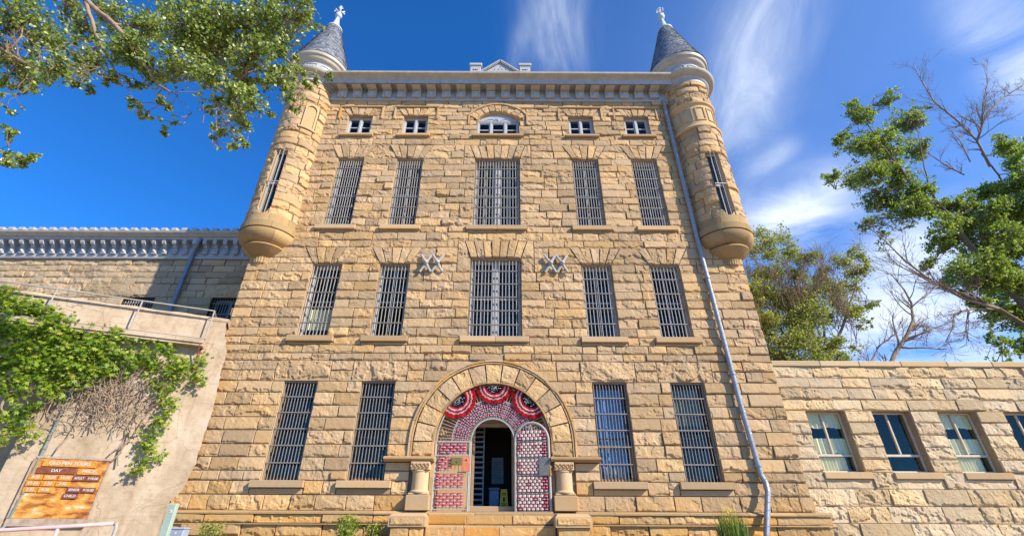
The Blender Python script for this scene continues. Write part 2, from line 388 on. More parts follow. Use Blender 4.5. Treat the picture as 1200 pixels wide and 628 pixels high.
M['blue_cloth'] = simple('blue_curtain_cloth', (.13,.30,.62), .8, 0, .25, 8); M['cream_cloth'] = simple('pale_green_curtain_cloth', (.88,.82,.50), .85, 0, .08, 8)
M['olive'] = simple('olive_blind_cloth', (.16,.18,.12), .8)
M['wood_orange'] = simple('varnished_orange_wood', (.42,.19,.06), .5)
M['rail_pink'] = simple('chipped_pink_rail_paint', (.68,.40,.36), .5, 0, .1, 14, dirt=((.45,.42,.40), .7))
M['rail_grey'] = simple('worn_grey_rail_paint', (.40,.355,.30), .6, .0, .1, 14, dirt=((.25,.14,.09), .5))
M['conduit'] = simple('dull_green_grey_conduit', (.20,.235,.20), .5, .2); M['green_post'] = simple('pale_green_painted_post', (.37,.45,.34), .5, 0, .08, 8); M['box_grey'] = simple('grey_electrical_enclosure', (.32,.36,.42), .5)
def glass_mat():
    m, nt, b = mat('old_window_glass'); nt.nodes.remove(b); out = nt.nodes['Material Output']
    g = nt.nodes.new('ShaderNodeBsdfGlossy'); g.inputs['Roughness'].default_value = .03; g.inputs['Color'].default_value = (.8,.78,.72,1)
    t = nt.nodes.new('ShaderNodeBsdfTransparent'); t.inputs['Color'].default_value = (.85,.88,.86,1)
    lwt = nt.nodes.new('ShaderNodeLayerWeight'); lwt.inputs[0].default_value = .5; frv = nmath(nt, 'MULTIPLY_ADD', nmath(nt, 'POWER', lwt.outputs['Facing'], 5.), .6, .045, clamp=True)
    bp = nt.nodes.new('ShaderNodeBump'); bp.inputs['Strength'].default_value = .25; bp.inputs['Distance'].default_value = .02; nt.links.new(ntex(nt, 2.4, 2, .5), bp.inputs['Height']); nt.links.new(bp.outputs[0], g.inputs['Normal'])
    mx = nt.nodes.new('ShaderNodeMixShader'); nt.links.new(frv, mx.inputs[0]); nt.links.new(t.outputs[0], mx.inputs[1]); nt.links.new(g.outputs[0], mx.inputs[2])
    nt.links.new(mx.outputs[0], out.inputs[0]); return m
M['glass'] = glass_mat()
def slate_mat():
    m, nt, b = mat('grey_roof_slate'); r = rnd_attr(nt)
    c = ramp(nt, r[0], [(0, (.15,.16,.175)), (.5, (.245,.25,.26)), (1, (.35,.355,.36))]); n = ntex(nt, 20, 5, .6)
    c = mixc_(nt, nmath(nt, 'MULTIPLY', n, .5), c, mixc_(nt, 1., c, (.6,.6,.62), 'MULTIPLY'))
    nt.links.new(c, b.inputs['Base Color']); b.inputs['Roughness'].default_value = .55; return m
M['slate'] = slate_mat()
def rust_mat():
    m, nt, b = mat('rusted_sheet_steel'); co = nt.nodes.new('ShaderNodeTexCoord').outputs['Object']
    n = ntex(nt, 2.2, 6, .62, co, .3, (1., 1., 2.6)); n2 = ntex(nt, 26, 5, .7, co)
    c = ramp(nt, n, [(.34, (.13,.034,.008)), (.43, (.34,.11,.016)), (.51, (.56,.22,.025)), (.585, (.64,.32,.07)), (.66, (.74,.56,.36))])
    c = mixc_(nt, nmath(nt, 'MULTIPLY', nmath(nt, 'MULTIPLY_ADD', n2, 5., -2.6, clamp=True), .5), c, (.16,.05,.015))
    nt.links.new(c, b.inputs['Base Color']); b.inputs['Roughness'].default_value = .75; bump(nt, b, n2, .2, .01); return m
M['rust'] = rust_mat(); M['rust_dark'] = simple('dark_brown_rusted_slat', (.20,.06,.035), .75, 0, .3, 14); M['letter'] = simple('faded_cream_lettering', (.58,.52,.46), .8, 0, .2, 30, dirt=((.42,.19,.07), .8)); M['rust_mid'] = simple('orange_rusted_slat', (.56,.23,.035), .75, 0, .3, 14)
M['plank'] = simple('grey_weathered_plank', (.36,.27,.20), .85, 0, .25, 9, .3)
def concrete_mat():
    m, nt, b = mat('stained_board_marked_concrete'); co = nt.nodes.new('ShaderNodeTexCoord').outputs['Object']
    n = ntex(nt, .9, 6, .6, co, .3); n2 = ntex(nt, 7, 6, .7, co); bd = ntex(nt, 3., 3, .5, co, 0, (.15, .15, 5.))
    c = ramp(nt, n, [(.32, (.38,.275,.17)), (.5, (.50,.375,.245)), (.68, (.58,.455,.325))])
    c = mixc_(nt, nmath(nt, 'MULTIPLY', nmath(nt, 'MULTIPLY_ADD', n2, 4., -2.0, clamp=True), .65), c, mixc_(nt, 1., c, (.66,.54,.42), 'MULTIPLY'))
    c = mixc_(nt, nmath(nt, 'MULTIPLY', nmath(nt, 'MULTIPLY_ADD', bd, 6., -3.2, clamp=True), .18), c, mixc_(nt, 1., c, (.75,.7,.65), 'MULTIPLY'))
    dr = ntex(nt, 2.6, 6, .65, co, .15, (1.6, 1.6, .16))
    c = mixc_(nt, nmath(nt, 'MULTIPLY', nmath(nt, 'MULTIPLY_ADD', dr, 6., -3.1, clamp=True), .45), c, mixc_(nt, 1., c, (.62,.50,.40), 'MULTIPLY'))
    vo = nt.nodes.new('ShaderNodeTexVoronoi'); vo.feature = 'DISTANCE_TO_EDGE'; vo.inputs['Scale'].default_value = .55
    wv_ = vmath(nt, 'ADD', co, None); wn_ = nt.nodes.new('ShaderNodeTexNoise'); wn_.inputs['Scale'].default_value = 2.2; wn_.inputs['Detail'].default_value = 6; nt.links.new(co, wn_.inputs[0]); sc_ = vmath(nt, 'MULTIPLY', wn_.outputs[1], (.5, .5, .5)); nt.links.new(sc_.outputs[0], wv_.inputs[1]); nt.links.new(wv_.outputs[0], vo.inputs['Vector'])
    c = mixc_(nt, nmath(nt, 'MULTIPLY', nmath(nt, 'MULTIPLY_ADD', vo.outputs[0], -160., 1., clamp=True), .6), c, (.16,.11,.07))
    # rusty streak below the end of the ledge: an elongated patch of stain
    sp = nt.nodes.new('ShaderNodeSeparateXYZ'); nt.links.new(co, sp.inputs[0])
    wob = nmath(nt, 'MULTIPLY', nmath(nt, 'SUBTRACT', ntex(nt, 1.3, 3, .5, co), .5), .25)
    dx = nmath(nt, 'DIVIDE', nmath(nt, 'ADD', nmath(nt, 'ADD', sp.outputs[0], .66), wob), .11)
    g = nmath(nt, 'EXPONENT', nmath(nt, 'MULTIPLY', nmath(nt, 'MULTIPLY', dx, dx), -1.))
    zz = nmath(nt, 'MULTIPLY', nmath(nt, 'MULTIPLY_ADD', sp.outputs[2], .7, -1.1, clamp=True), nmath(nt, 'MULTIPLY_ADD', sp.outputs[2], -2., 11.6, clamp=True))
    c = mixc_(nt, nmath(nt, 'MULTIPLY', nmath(nt, 'MULTIPLY', g, zz), nmath(nt, 'MULTIPLY_ADD', n2, .7, .2)), c, (.42,.16,.09))
    nt.links.new(c, b.inputs['Base Color']); b.inputs['Roughness'].default_value = .9; b.inputs['Specular IOR Level'].default_value = .2
    bump(nt, b, nmath(nt, 'ADD', n2, nmath(nt, 'MULTIPLY', bd, .6)), .35, .03); return m
M['concrete'] = concrete_mat()
def leaf_mat(name, cols, trans=.35, rough=.45, tr_tint=(1.1, 1.25, .35)):
    m, nt, b = mat(name); r = rnd_attr(nt); c = ramp(nt, r[0], cols)
    nt.links.new(c, b.inputs['Base Color']); b.inputs['Roughness'].default_value = rough; b.inputs['Specular IOR Level'].default_value = .45
    t = nt.nodes.new('ShaderNodeBsdfTranslucent'); nt.links.new(mixc_(nt, 1., c, tr_tint, 'MULTIPLY'), t.inputs[0])
    mx = nt.nodes.new('ShaderNodeMixShader'); mx.inputs[0].default_value = trans; nt.links.new(b.outputs[0], mx.inputs[1]); nt.links.new(t.outputs[0], mx.inputs[2])
    nt.links.new(mx.outputs[0], nt.nodes['Material Output'].inputs[0]); return m
M['leaf_near'] = leaf_mat('cottonwood_leaf', [(0,(.12,.16,.04)),(.5,(.26,.33,.065)),(.85,(.45,.49,.13)),(1,(.58,.58,.24))], .34, .32)
M['leaf_far'] = leaf_mat('tree_leaf', [(0,(.14,.20,.04)),(.5,(.27,.33,.07)),(1,(.44,.46,.13))], .5)
M['leaf_pale'] = leaf_mat('dusty_olive_leaf', [(0,(.22,.23,.07)),(.5,(.36,.36,.115)),(1,(.48,.46,.17))], .5)
M['leaf_vine'] = leaf_mat('creeper_leaf', [(0,(.09,.16,.012)),(.45,(.19,.30,.015)),(.9,(.36,.44,.03)),(1,(.50,.40,.08))], .42, .5)
M['leaf_grass'] = leaf_mat('blade_leaf', [(0,(.06,.12,.02)),(.6,(.14,.22,.03)),(1,(.34,.36,.08))], .3, .5)
M['bark'] = simple('grey_brown_bark', (.20,.135,.085), .9, 0, .3, 7, .5); M['bark_pale'] = simple('pale_dead_wood', (.30,.215,.145), .9, 0, .25, 9, .3)
M['bark_red'] = simple('brown_twig_bark', (.30,.205,.13), .9, 0, .3, 9, .3); M['stem_grey'] = simple('dry_tan_creeper_stem', (.34,.245,.165), .9, 0, .3, 9, .2)
M['grass'] = simple('pale_bounce_gravel_ground', (.27,.215,.15), .95, 0, .2, 1.5, .4, dirt=((.16,.13,.08), .4))  # unseen ground, made pale gravel to bounce warm light onto the stone
# ------------------------------------------------------------------ ground
mb = MB(); gx = sorted(set(list(np.linspace(-40, 60, 41))+[-3000,-600,-150,150,600,3000])); gy = sorted(set(list(np.linspace(-30, 40, 57))+[-3000,-600,-120,120,600,3000]))
def gz(x, y):
    t = min(1, max(0, (y+9)/8.0)); return 1.0*t*t*(3-2*t)
G = np.array([[(x, y, gz(x, y)) for x in gx] for y in gy]); I = np.arange(len(gx)*len(gy)).reshape(len(gy), len(gx))
mb.arr(G.reshape(-1, 3), np.stack([I[:-1,:-1], I[:-1,1:], I[1:,1:], I[1:,:-1]], -1).reshape(-1, 4))
tag(mb.build('ground', M['grass'], smooth=True), kind='structure')
# ================================================================== MAIN BUILDING
HW = 9.4
OUT, INN = (5.8303, 6.9466), (3.2577, 4.3802); CEN = .955
ROW = {1: (2.7455, 5.74), 2: (7.299, 10.23), 3: (11.959, 15.54), 4: (16.955, 18.17)}
SILLB = {1: 2.37, 2: 7.0, 3: 11.66, 4: 16.68}
bld = empty('prison_building', (0, 0, 0), 'tall sandstone block with two corner turrets, barred windows and a round arched doorway', 'building')
cols4 = [(-OUT[1], -OUT[0]), (-INN[1], -INN[0]), (INN[0], INN[1]), (OUT[0], OUT[1])]
openings = []       # x0,x1,z0,z1
for r in (1, 2, 3, 4):
    for a in cols4: openings.append((a[0], a[1], *ROW[r]))
CZ2, CZ3, CZ4 = 10.50, 15.54, 17.95
openings += [(-CEN, CEN, 7.299, CZ2), (-CEN, CEN, 11.959, CZ3), (-CEN, CEN, 16.955, CZ4)]
AR, AZ = 1.83, 3.86            # entrance arch: inner radius, springing height
TR, TC = 1.0, (9.0, .2)        # turrets
def arch_block(Rr, zc, zlo):
    def f(z):
        if z < zlo: return None
        if z <= zc: return (-Rr, Rr)
        if z >= zc+Rr: return None
        h = math.sqrt(Rr*Rr-(z-zc)**2); return (-h, h)
    return f
blocks = [rect_block(a, b, c, d) for a, b, c, d in openings]
sills = []
for r in (1, 2, 3, 4):
    ov, sh = (.25, .205) if r < 4 else (.2, .14)
    for a in cols4: sills.append((a[0]-ov, a[1]+ov, SILLB[r], ROW[r][0], sh))
    if r > 1: sills.append((-CEN-ov, CEN+ov, SILLB[r], ROW[r][0], sh))
blocks += [rect_block(*q[:4]) for q in sills]
lint = [(a[0]-.36, a[1]+.36, 5.74, 6.44) for a in cols4]
blocks += [rect_block(*a) for a in lint]
fans = []     # xb0 xb1 xt0 xt1 z0 z1 n
for a in cols4:
    fans.append((a[0], a[1], a[0]-.42, a[1]+.42, 10.23, 10.95, 5))
    fans.append((a[0], a[1], a[0]-.42, a[1]+.42, 15.54, 16.32, 5))
    fans.append((a[0], a[1], a[0]-.34, a[1]+.34, 18.17, 18.66, 5))
fans.append((-CEN, CEN, -CEN-.26, CEN+.26, CZ2, 11.28, 7)); fans.append((-CEN, CEN, -CEN-.26, CEN+.26, CZ3, 16.32, 7))
blocks += [rect_block(-1.47, 1.47, 9.865, 11.28), rect_block(-1.47, 1.47, 15.18, 16.32)]
blocks += [trap_block(*f[:6]) for f in fans]
# attic centre arch: segmental, over the opening 16.955..18.02 at the sides, 18.29 crown
SEGR, SEGZ = 1.149, 18.46-1.149
blocks.append(lambda z: (-1.30, 1.30) if 17.56 <= z <= 18.66 else None)
blocks.append(arch_block(2.52, AZ, 3.40)); blocks.append(rect_block(-2.5, 2.5, 1.95, 3.27)); blocks.append(rect_block(-3.27, 3.27, 3.27, 3.40))
turb = lambda s: (lambda z: ((8.06, HW) if s > 0 else (-HW, -8.06)) if z > 10.952 else None)
blocks += [turb(1), turb(-1)]
wall = MB(); pm = plane_map(0.)
def band(z0, z1, n, j=.10):
    zz = split(z0, z1, n, j); return [(zz[i], zz[i+1]) for i in range(n)]
bands = [(1.95, 2.37), (2.37, 2.7455), (2.7455, 3.02), (3.02, 3.40)]+band(3.40, 5.74, 6)+band(5.74, 6.44, 2)+[(6.44, 6.70), (6.70, 7.0), (7.0, 7.299)]
bands += band(7.299, 9.865, 7)+[(9.865, 10.23)]+[(10.23, 10.50), (10.50, 10.95), (10.95, 11.28), (11.28, 11.66), (11.66, 11.959)]+band(11.959, 15.18, 9)+[(15.18, 15.54)]+band(15.54, 16.32, 2, .05)+[(16.32, 16.68), (16.68, 16.955), (16.955, 17.26), (17.26, 17.56), (17.56, 17.87), (17.87, 18.17)]+band(18.17, 18.66, 2, .05)+band(18.66, 19.16, 2)
for i, (a, b) in enumerate(bands):
    kw = dict(res=.03, b=.052, lmin=.5, lmax=1.2, warm=.15 if b < 2.9 else 0.)
    if abs(a-3.02) < .001:
        wb1 = [rect_block(q[0], q[1], 2.7, 5.7) for q in cols4]; course(wall, a, b, -HW, -3.2577, wb1[:2], pm, **kw); course(wall, a, b, 3.2577, HW, wb1[2:], pm, **kw)
        for s_ in (-1, 1): course(wall, a, 3.265, min(s_*2.5, s_*3.2577), max(s_*2.5, s_*3.2577), [], pm, **kw)
    else: course(wall, a, b, -HW, HW, blocks, pm, **kw)
for x0, x1, z0, z1, sh in sills: stone(wall, [(x0, z0), (x1, z0), (x1, z1-sh), (x0, z1-sh)], pm, .03, .03, .01, .4, .3)
for a in lint: stone(wall, [(a[0], a[2]), (a[1], a[2]), (a[1], a[3]), (a[0], a[3])], pm, .10, .03, .012, 1.5)
for f in fans:
    xb0, xb1, xt0, xt1, z0, z1, n = f
    e = 0.0
    for i in range(n):
        a0, a1 = xb0+(xb1-xb0)*i/n, xb0+(xb1-xb0)*(i+1)/n; b0, b1 = xt0+(xt1-xt0)*i/n, xt0+(xt1-xt0)*(i+1)/n
        stone(wall, [(a0, z0), (a1, z0), (b1, z1), (b0, z1)], pm, .075*rng.uniform(.75, 1.3), .028, .014, .75, .3)
for z0, zm_, z1 in ((9.865, 10.5, 11.28), (15.18, 15.54, 16.32)):
    for s_ in (-1, 1):
        q = [(s_*.965, z0), (s_*1.47, z0), (s_*1.47, z1), (s_*1.22, z1)]
        q = [(s_*.97, z0), (s_*1.47, z0), (s_*1.47, zm_+.02), (s_*.97, zm_+.02)]; stone(wall, q if s_ > 0 else [q[1], q[0], q[3], q[2]], pm, .065, .028)
        q = [(s_*.97, zm_+.02), (s_*1.47, zm_+.02), (s_*1.47, z1), (s_*1.225, z1)]; stone(wall, q if s_ > 0 else [q[1], q[0], q[3], q[2]], pm, .075, .028)
# attic centre arch ring
def ring(mb, cz, r0, r1, a0, a1, n, mp, b=.07, res=.03, rough=1., gap=.012, lip=.5):
    for i in range(n):
        g0, g1 = a0+(a1-a0)*i/n, a0+(a1-a0)*(i+1)/n       # a runs left to right; angle from +x
        P = lambda g, r: (r*math.cos(g), cz+r*math.sin(g))
        stone(mb, [P(g0, r0), P(g1, r0), P(g1, r1), P(g0, r1)], mp, b*rng.uniform(.8, 1.3), res, gap, rough, lip)
ga = math.acos(CEN/SEGR)
ring(wall, SEGZ, SEGR, SEGR+.44, math.pi-ga+.02, ga-.02, 9, plane_map(-.015), .06)
for s in (-1, 1):
    course(wall, 17.56, 17.87, min(s*1.0, s*1.30), max(s*1.0, s*1.30), [], pm, lmin=.5)
    q = [(s*1.30, 17.87), (s*1.30, 18.66), (s*.55, 18.66), (s*.95, 18.45), (s*1.2, 18.1)]
    stone(wall, [(1.12, 17.87), (1.30, 17.87), (1.30, 18.27), (1.14, 18.27)] if s > 0 else [(-1.30, 17.87), (-1.12, 17.87), (-1.14, 18.27), (-1.30, 18.27)], pm, .045)
    stone(wall, [(.98, 18.27), (1.30, 18.27), (1.30, 18.66), (.60, 18.66)] if s > 0 else [(-1.30, 18.27), (-.98, 18.27), (-.60, 18.66), (-1.30, 18.66)], pm, .045)
# base below the water table, interrupted by the steps
zb0 = [(.95, 1.28), (1.28, 1.63)]
for a, b in zb0: course(wall, a, b, -9.62, -2.45, [], plane_map(-.12), .035, .06, .8, 1.7, warm=.2); course(wall, a, b, 2.45, 9.62, [], plane_map(-.12), .035, .06, .8, 1.7, warm=.2)
for a, b in ((-9.70, -1.9), (1.9, 9.72)):
    course(wall, 1.63, 1.865, a, b, [], plane_map(-.20), .03, .035, 1.3, 2.3, warm=.25)
# backing, with real holes
bk = MB()
def backing(mb, xs, zs, holes, y):
    xs = sorted(set(xs)); zs = sorted(set(zs)); V = {}; F = []; vl = []
    def vi(i, j):
        if (i, j) not in V: V[(i, j)] = len(vl); vl.append((xs[i], y, zs[j]))
        return V[(i, j)]
    for i in range(len(xs)-1):
        for j in range(len(zs)-1):
            cx, cz = (xs[i]+xs[i+1])/2, (zs[j]+zs[j+1])/2
            if any(h[0] < cx < h[1] and h[2] < cz < h[3] for h in holes): continue
            F.append((vi(i, j), vi(i+1, j), vi(i+1, j+1), vi(i, j+1)))
    mb.raw(vl, F)
holes = openings+[(-CEN, CEN, CZ4, 18.6)]+[(-2.6, 2.6, 1.95, 6.5)]
backing(bk, [-HW, HW]+[h[k] for h in holes for k in (0, 1)], [0.5, 20.0]+[h[k] for h in holes for k in (2, 3)], holes, 0.)
na = 40; V = []; F = []
for i in range(na+1):
    g = math.pi*i/na; V.append((AR*math.cos(g), 0, AZ+AR*math.sin(g)))
    c, s_ = math.cos(g), math.sin(g); k = min(2.6/abs(c) if abs(c) > 1e-6 else 1e9, (6.5-AZ)/s_ if s_ > 1e-6 else 1e9); V.append((k*c, 0, AZ+k*s_))
for i in range(na): F.append((2*i, 2*i+1, 2*i+3, 2*i+2))
bk.raw(V, F)
for s in (-1, 1): bk.raw([(s*1.80, 0, 1.95), (s*2.6, 0, 1.95), (s*2.6, 0, AZ), (s*AR, 0, AZ)], [(0, 1, 2, 3)])
# segmental top of the attic opening
V = []; F = []
for i in range(13):
    g = math.pi-ga+(2*ga-math.pi)*i/12; V += [(SEGR*math.cos(g), 0, SEGZ+SEGR*math.sin(g)), (SEGR*math.cos(g), 0, 18.6)]
for i in range(12): F.append((2*i, 2*i+2, 2*i+3, 2*i+1))
bk.raw(V, F)
# sides and back of the block
sm = MB()
for s in (-1, 1):
    mp = gen_map((s*HW, 0), (0, 1) if s > 0 else (0, 1), (s, 0))
    zc = [1.0]+[z1 for _, z1 in bands]+[20.0]
    for k in range(len(zc)-1):
        course(sm, zc[k], zc[k+1], 0.0, 18., [], mp, .16, .045, .8, 1.6)
bk.raw([(-HW, 0, .5), (-HW, 18, .5), (-HW, 18, 20), (-HW, 0, 20)], [(0, 1, 2, 3)]); bk.raw([(HW, 0, .5), (HW, 18, .5), (HW, 18, 20), (HW, 0, 20)], [(0, 1, 2, 3)])
bk.raw([(-HW, 18, .5), (HW, 18, .5), (HW, 18, 20), (-HW, 18, 20)], [(0, 1, 2, 3)])
tag(wall.build('wall', M['stone'], bld)); sm.build('side_wall', M['stone'], bld); bk.build('mortar_backing', M['mortar'], bld)
# inner faces: reveals, floor slabs and a back wall so that every room is closed and dark
DEP = .42
SEGV = V; SEGF = F
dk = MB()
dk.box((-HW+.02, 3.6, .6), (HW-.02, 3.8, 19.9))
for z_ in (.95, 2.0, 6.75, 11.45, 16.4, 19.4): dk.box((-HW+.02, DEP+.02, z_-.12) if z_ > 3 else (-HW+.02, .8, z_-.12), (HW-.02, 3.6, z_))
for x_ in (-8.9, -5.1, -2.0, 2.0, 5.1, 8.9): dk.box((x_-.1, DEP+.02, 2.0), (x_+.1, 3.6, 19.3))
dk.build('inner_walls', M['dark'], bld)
rf = MB(); rf.box((-HW, .0, 19.98), (HW, 18, 20.04)); rf.build('roof', M['roof'], bld)
# ------------------------------------------------------------------ water table, sills
wt = MB()
prof = [(-.02, 1.863), (-.27, 1.863), (-.27, 1.90), (-.10, 1.955), (-.02, 1.955)]
def seg_ext(mb, prof, x0, x1, lmin=1.2, lmax=2.2, gap=.006):
    x = x0
    while x < x1-.01:
        n = min(x1, x+rng.uniform(lmin, lmax)); 
        if x1-n < .5: n = x1
        mb.extx(prof, x+gap, n-gap); x = n
seg_ext(wt, prof, -9.72, -1.80); seg_ext(wt, prof, 1.80, 9.74)
seg_ext(wt, [(-.02, 1.60), (-.235, 1.60), (-.235, 1.632), (-.02, 1.632)], -9.71, -2.45); seg_ext(wt, [(-.02, 1.60), (-.235, 1.60), (-.235, 1.632), (-.02, 1.632)], 2.45, 9.73)
wt.build('water_table', M['ashlar_orange'], bld)
# ------------------------------------------------------------------ windows
def window(kind, cx, z0, w_, h_, nb, hb, darkbars=False, y0=.0, curtain=None, extra=None):
    """frame + bars + pane (+ curtain); origin at the middle of the sill"""
    top = empty('window', (cx, 0, z0), parent=bld)
    f = MB(); hw = w_/2; e = .07; yf = .26 if kind not in ('attic', 'arch') else .12
    if kind == 'arch':
        hz = h_
    f.bbox((-hw, yf, 0), (-hw+e, yf+.09, h_)); f.bbox((hw-e, yf, 0), (hw, yf+.09, h_)); f.bbox((-hw+e, yf+.002, h_-e), (hw-e, yf+.088, h_)); f.bbox((-hw+e, yf+.002, 0), (hw-e, yf+.088, e))
    lights = []
    if kind == 'wide':
        f.bbox((-.10, yf-.02, e), (-.012, yf+.09, h_-e)); f.bbox((.012, yf-.021, e), (.10, yf+.09, h_-e)); f.box((-.012, yf+.02, e), (.012, yf+.05, h_-e))
        for s in (-1, 1):
            x0, x1 = (-hw+e, -.10) if s < 0 else (.10, hw-e); lights.append((x0, x1, e, h_-e))
    elif kind == 'attic':
        f.bbox((-.05, yf-.02, e), (.05, yf+.09, h_-e)); lights = [(-hw+e, -.05, e, h_-e), (.05, hw-e, e, h_-e)]
    elif kind == 'arch':
        for xm in (-.33, .33): f.bbox((xm-.05, yf-.02, e), (xm+.05, yf+.09, h_-e))
        lights = [(-hw+e, -.38, e, h_-e), (-.28, .28, e, h_-e), (.38, hw-e, e, h_-e)]
    else:
        lights = [(-hw+e, hw-e, e, h_-e)]
    pn = MB(); sb = .045
    for (a, b, c, d) in lights:
        mid = c+(d-c)*(.5 if kind != 'dark' else .42)
        for z_ in (c, mid-.02, d-sb): f.box((a, yf+.03, z_), (b, yf+.075, z_+sb))
        for x_ in (a, b-sb): f.box((x_, yf+.031, c), (x_+sb, yf+.074, d))
        if kind == 'tall' or kind == 'wide':
            f.box(((a+b)/2-.014, yf+.035, c), ((a+b)/2+.014, yf+.07, d))
        pn.raw([(a, yf+.055, c), (b, yf+.055, c), (b, yf+.055, d), (a, yf+.055, d)], [(0, 1, 2, 3)])
    if kind == 'arch':
        # painted tympanum with little scroll ornaments
        pts = [(-hw+.01, h_-.001), (hw-.01, h_-.001)]+[(SEGR*math.cos(g)*.985, SEGZ-z0+SEGR*math.sin(g)-.012) for g in [ga+(math.pi-2*ga)*i/14 for i in range(15)]]
        f.prism(pts, yf-.01, yf+.06)
        for s in (-1, 1):
            f.tube([(s*(.12+.5*t), yf-.02, h_+.07+.10*math.sin(t*3.3)*(1-t*.4)) for t in [i/10 for i in range(11)]], .014, 6)
            f.tube([(s*(.02+.10*t), yf-.02, h_+.06+.14*t) for t in [i/6 for i in range(7)]], .012, 6)
        f.tube([(0, yf-.02, h_+.05), (0, yf-.02, h_+.22)], .016, 6)
    fr = f.build('frame', M['white_paint'] if kind != 'dark' else M['wood_dark'], top)
    pn.build('pane', M['glass'], top)
    sl = MB(); ov = .25 if kind not in ('attic', 'arch') else .2; sh = .2 if kind not in ('attic', 'arch') else .135
    xs = [-hw-ov, hw+ov] if kind != 'wide' else [-hw-ov, 0.02, hw+ov]
    for i in range(len(xs)-1): sl.bbox((xs[i]+.004, -.16, -sh), (xs[i+1]-.004, yf-.002, -.003), .012)
    sl.build('sill', M['ashlar'], top)
    rv = MB()
    rv.box((-hw-.06, .002, -.05), (-hw, DEP, h_+.0)); rv.box((hw, .002, -.05), (hw+.06, DEP, h_+.0)); rv.box((-hw, yf+.1, -.06), (hw, DEP, -.004))
    if kind != 'arch': rv.box((-hw-.06, .003, h_+.002), (hw+.06, DEP, h_+.06))
    else: rv.raw([(x, y, z_-z0) for (x, _, z_) in SEGV[0::2] for y in (-.02, DEP)], [(2*i, 2*i+2, 2*i+3, 2*i+1) for i in range(12)])
    rv.build('reveal', M['ashlar'], top)
    if nb:
        b = MB(); rb = .0135 if darkbars else .0155; yb = .07
        for i in range(nb):
            x = -hw+.05+(w_-.10)*i/(nb-1)
            b.tube([(x, yb, .0), (x+rng.uniform(-.004, .004), yb, h_*.5), (x, yb, h_)], rb, 6)
        for i in range(hb):
            z_ = h_*(i+.93)/(hb+.9) if not darkbars else h_*(i+1)/(hb+1)
            b.box((-hw-.01, yb-.028, z_-.022), (hw+.01, yb+.028, z_+.012), 1)
        b.box((-hw, yb-.015, h_-.035), (hw, yb+.015, h_-.004))
        b.build('bars', [M['bars_dark'] if darkbars else M['bars'], M['bar_flat']], top)
    if curtain:
        c = MB(); n = int(w_/.02); cm, za, zb_ = curtain
        P = [(-hw+.09+(w_-.18)*i/n, yf+.16+.03*math.sin(i*.55+math.sin(i*.13)*2)) for i in range(n+1)]
        c.raw([(x, y, zz) for x, y in P for zz in (za, zb_)], [(2*i, 2*i+2, 2*i+3, 2*i+1) for i in range(n)]); c.build('curtain', M[cm], top, smooth=True)
    if extra: extra(top, hw, h_, yf)
    return top
def ex_boards(top, hw, h_, yf):
    b = MB()
    b.box((-hw+.02, yf-.06, .0), (hw-.02, yf-.02, .09)); b.box((-hw+.02, yf-.06, .98), (hw-.02, yf-.02, 1.06)); b.box((hw-.12, yf-.061, .09), (hw-.02, yf-.021, .98)); b.box((-hw+.02, yf-.061, .09), (-hw+.08, yf-.021, .98))
    b.build('storm_sash', M['wood_orange'], top)
    q = MB()
    for i in range(5): q.tube([(-.3+.14*i, yf+.10, .1), (-.3+.14*i, yf+.10, .32+.1*(i % 2)), (-.3+.14*i, yf+.10, .45+.05*(i % 3))], [.05, .05, .02], 8)
    q.build('bottle', M['white_paint'], top)
def ex_tray(top, hw, h_, yf):
    b = MB(); b.box((-.38, .10, .005), (.35, .2, .07)); b.build('rusty_tray', M['rust'], top)
def ex_red(top, hw, h_, yf):
    b = MB(); b.lathe([(0, 1.00), (.05, 1.02), (.06, 1.08), (.05, 1.14), (0, 1.16)], (.12, yf-.05), 10); b.build('red_lamp', M['red'], top)
for i, a in enumerate(cols4):
    c, w_ = (a[0]+a[1])/2, a[1]-a[0]
    window('dark', c, ROW[1][0], w_, ROW[1][1]-ROW[1][0], 11, 5, True, curtain=('blue_cloth', .3, 2.85) if i == 2 else (('olive', 1.7, 2.85) if i == 3 else None), extra=ex_boards if i == 2 else (ex_tray if i == 1 else None))
    window('tall', c, ROW[2][0], w_, ROW[2][1]-ROW[2][0], 9, 4, curtain=('cream_cloth', .4, 1.2) if i == 0 else None)
    window('tall', c, ROW[3][0], w_, ROW[3][1]-ROW[3][0], 11, 6, extra=ex_red if i in (1, 2) else None)
    window('attic', c, ROW[4][0], w_, ROW[4][1]-ROW[4][0], 0, 0)
window('wide', 0, 7.299, 1.91, CZ2-7.299, 15, 5); window('wide', 0, 11.959, 1.91, CZ3-11.959, 16, 6); window('arch', 0, 16.955, 1.91, CZ4-16.955, 0, 0)
# attic label mouldings
for a in cols4:
    lm = MB()
    x0, x1 = a[0]-.40, a[1]+.40
    lm.extx([(-.02, 18.665), (-.12, 18.68), (-.13, 18.74), (-.02, 18.76)], x0-.07, x1+.07)
    for x_ in (x0-.07, x1): lm.box((x_, -.10, 17.95), (x_+.07, -.01, 18.67))
    lm.build('label_moulding', M['stone'], bld)
lm = MB()
P = [(SEGR+.44, g) for g in [math.pi-ga-.0+(2*ga-math.pi)*i/20 for i in range(21)]]
for i in range(20):
    g0, g1 = P[i][1], P[i+1][1]; r0, r1 = SEGR+.43, SEGR+.51
    lm.prism([(r0*math.cos(g0), SEGZ+r0*math.sin(g0)), (r0*math.cos(g1), SEGZ+r0*math.sin(g1)), (r1*math.cos(g1), SEGZ+r1*math.sin(g1)), (r1*math.cos(g0), SEGZ+r1*math.sin(g0))], -.11, -.01)
for s in (-1, 1): lm.box((s*1.34-.035, -.10, 17.6), (s*1.34+.035, -.01, 18.24))
lm.build('label_moulding', M['stone'], bld)
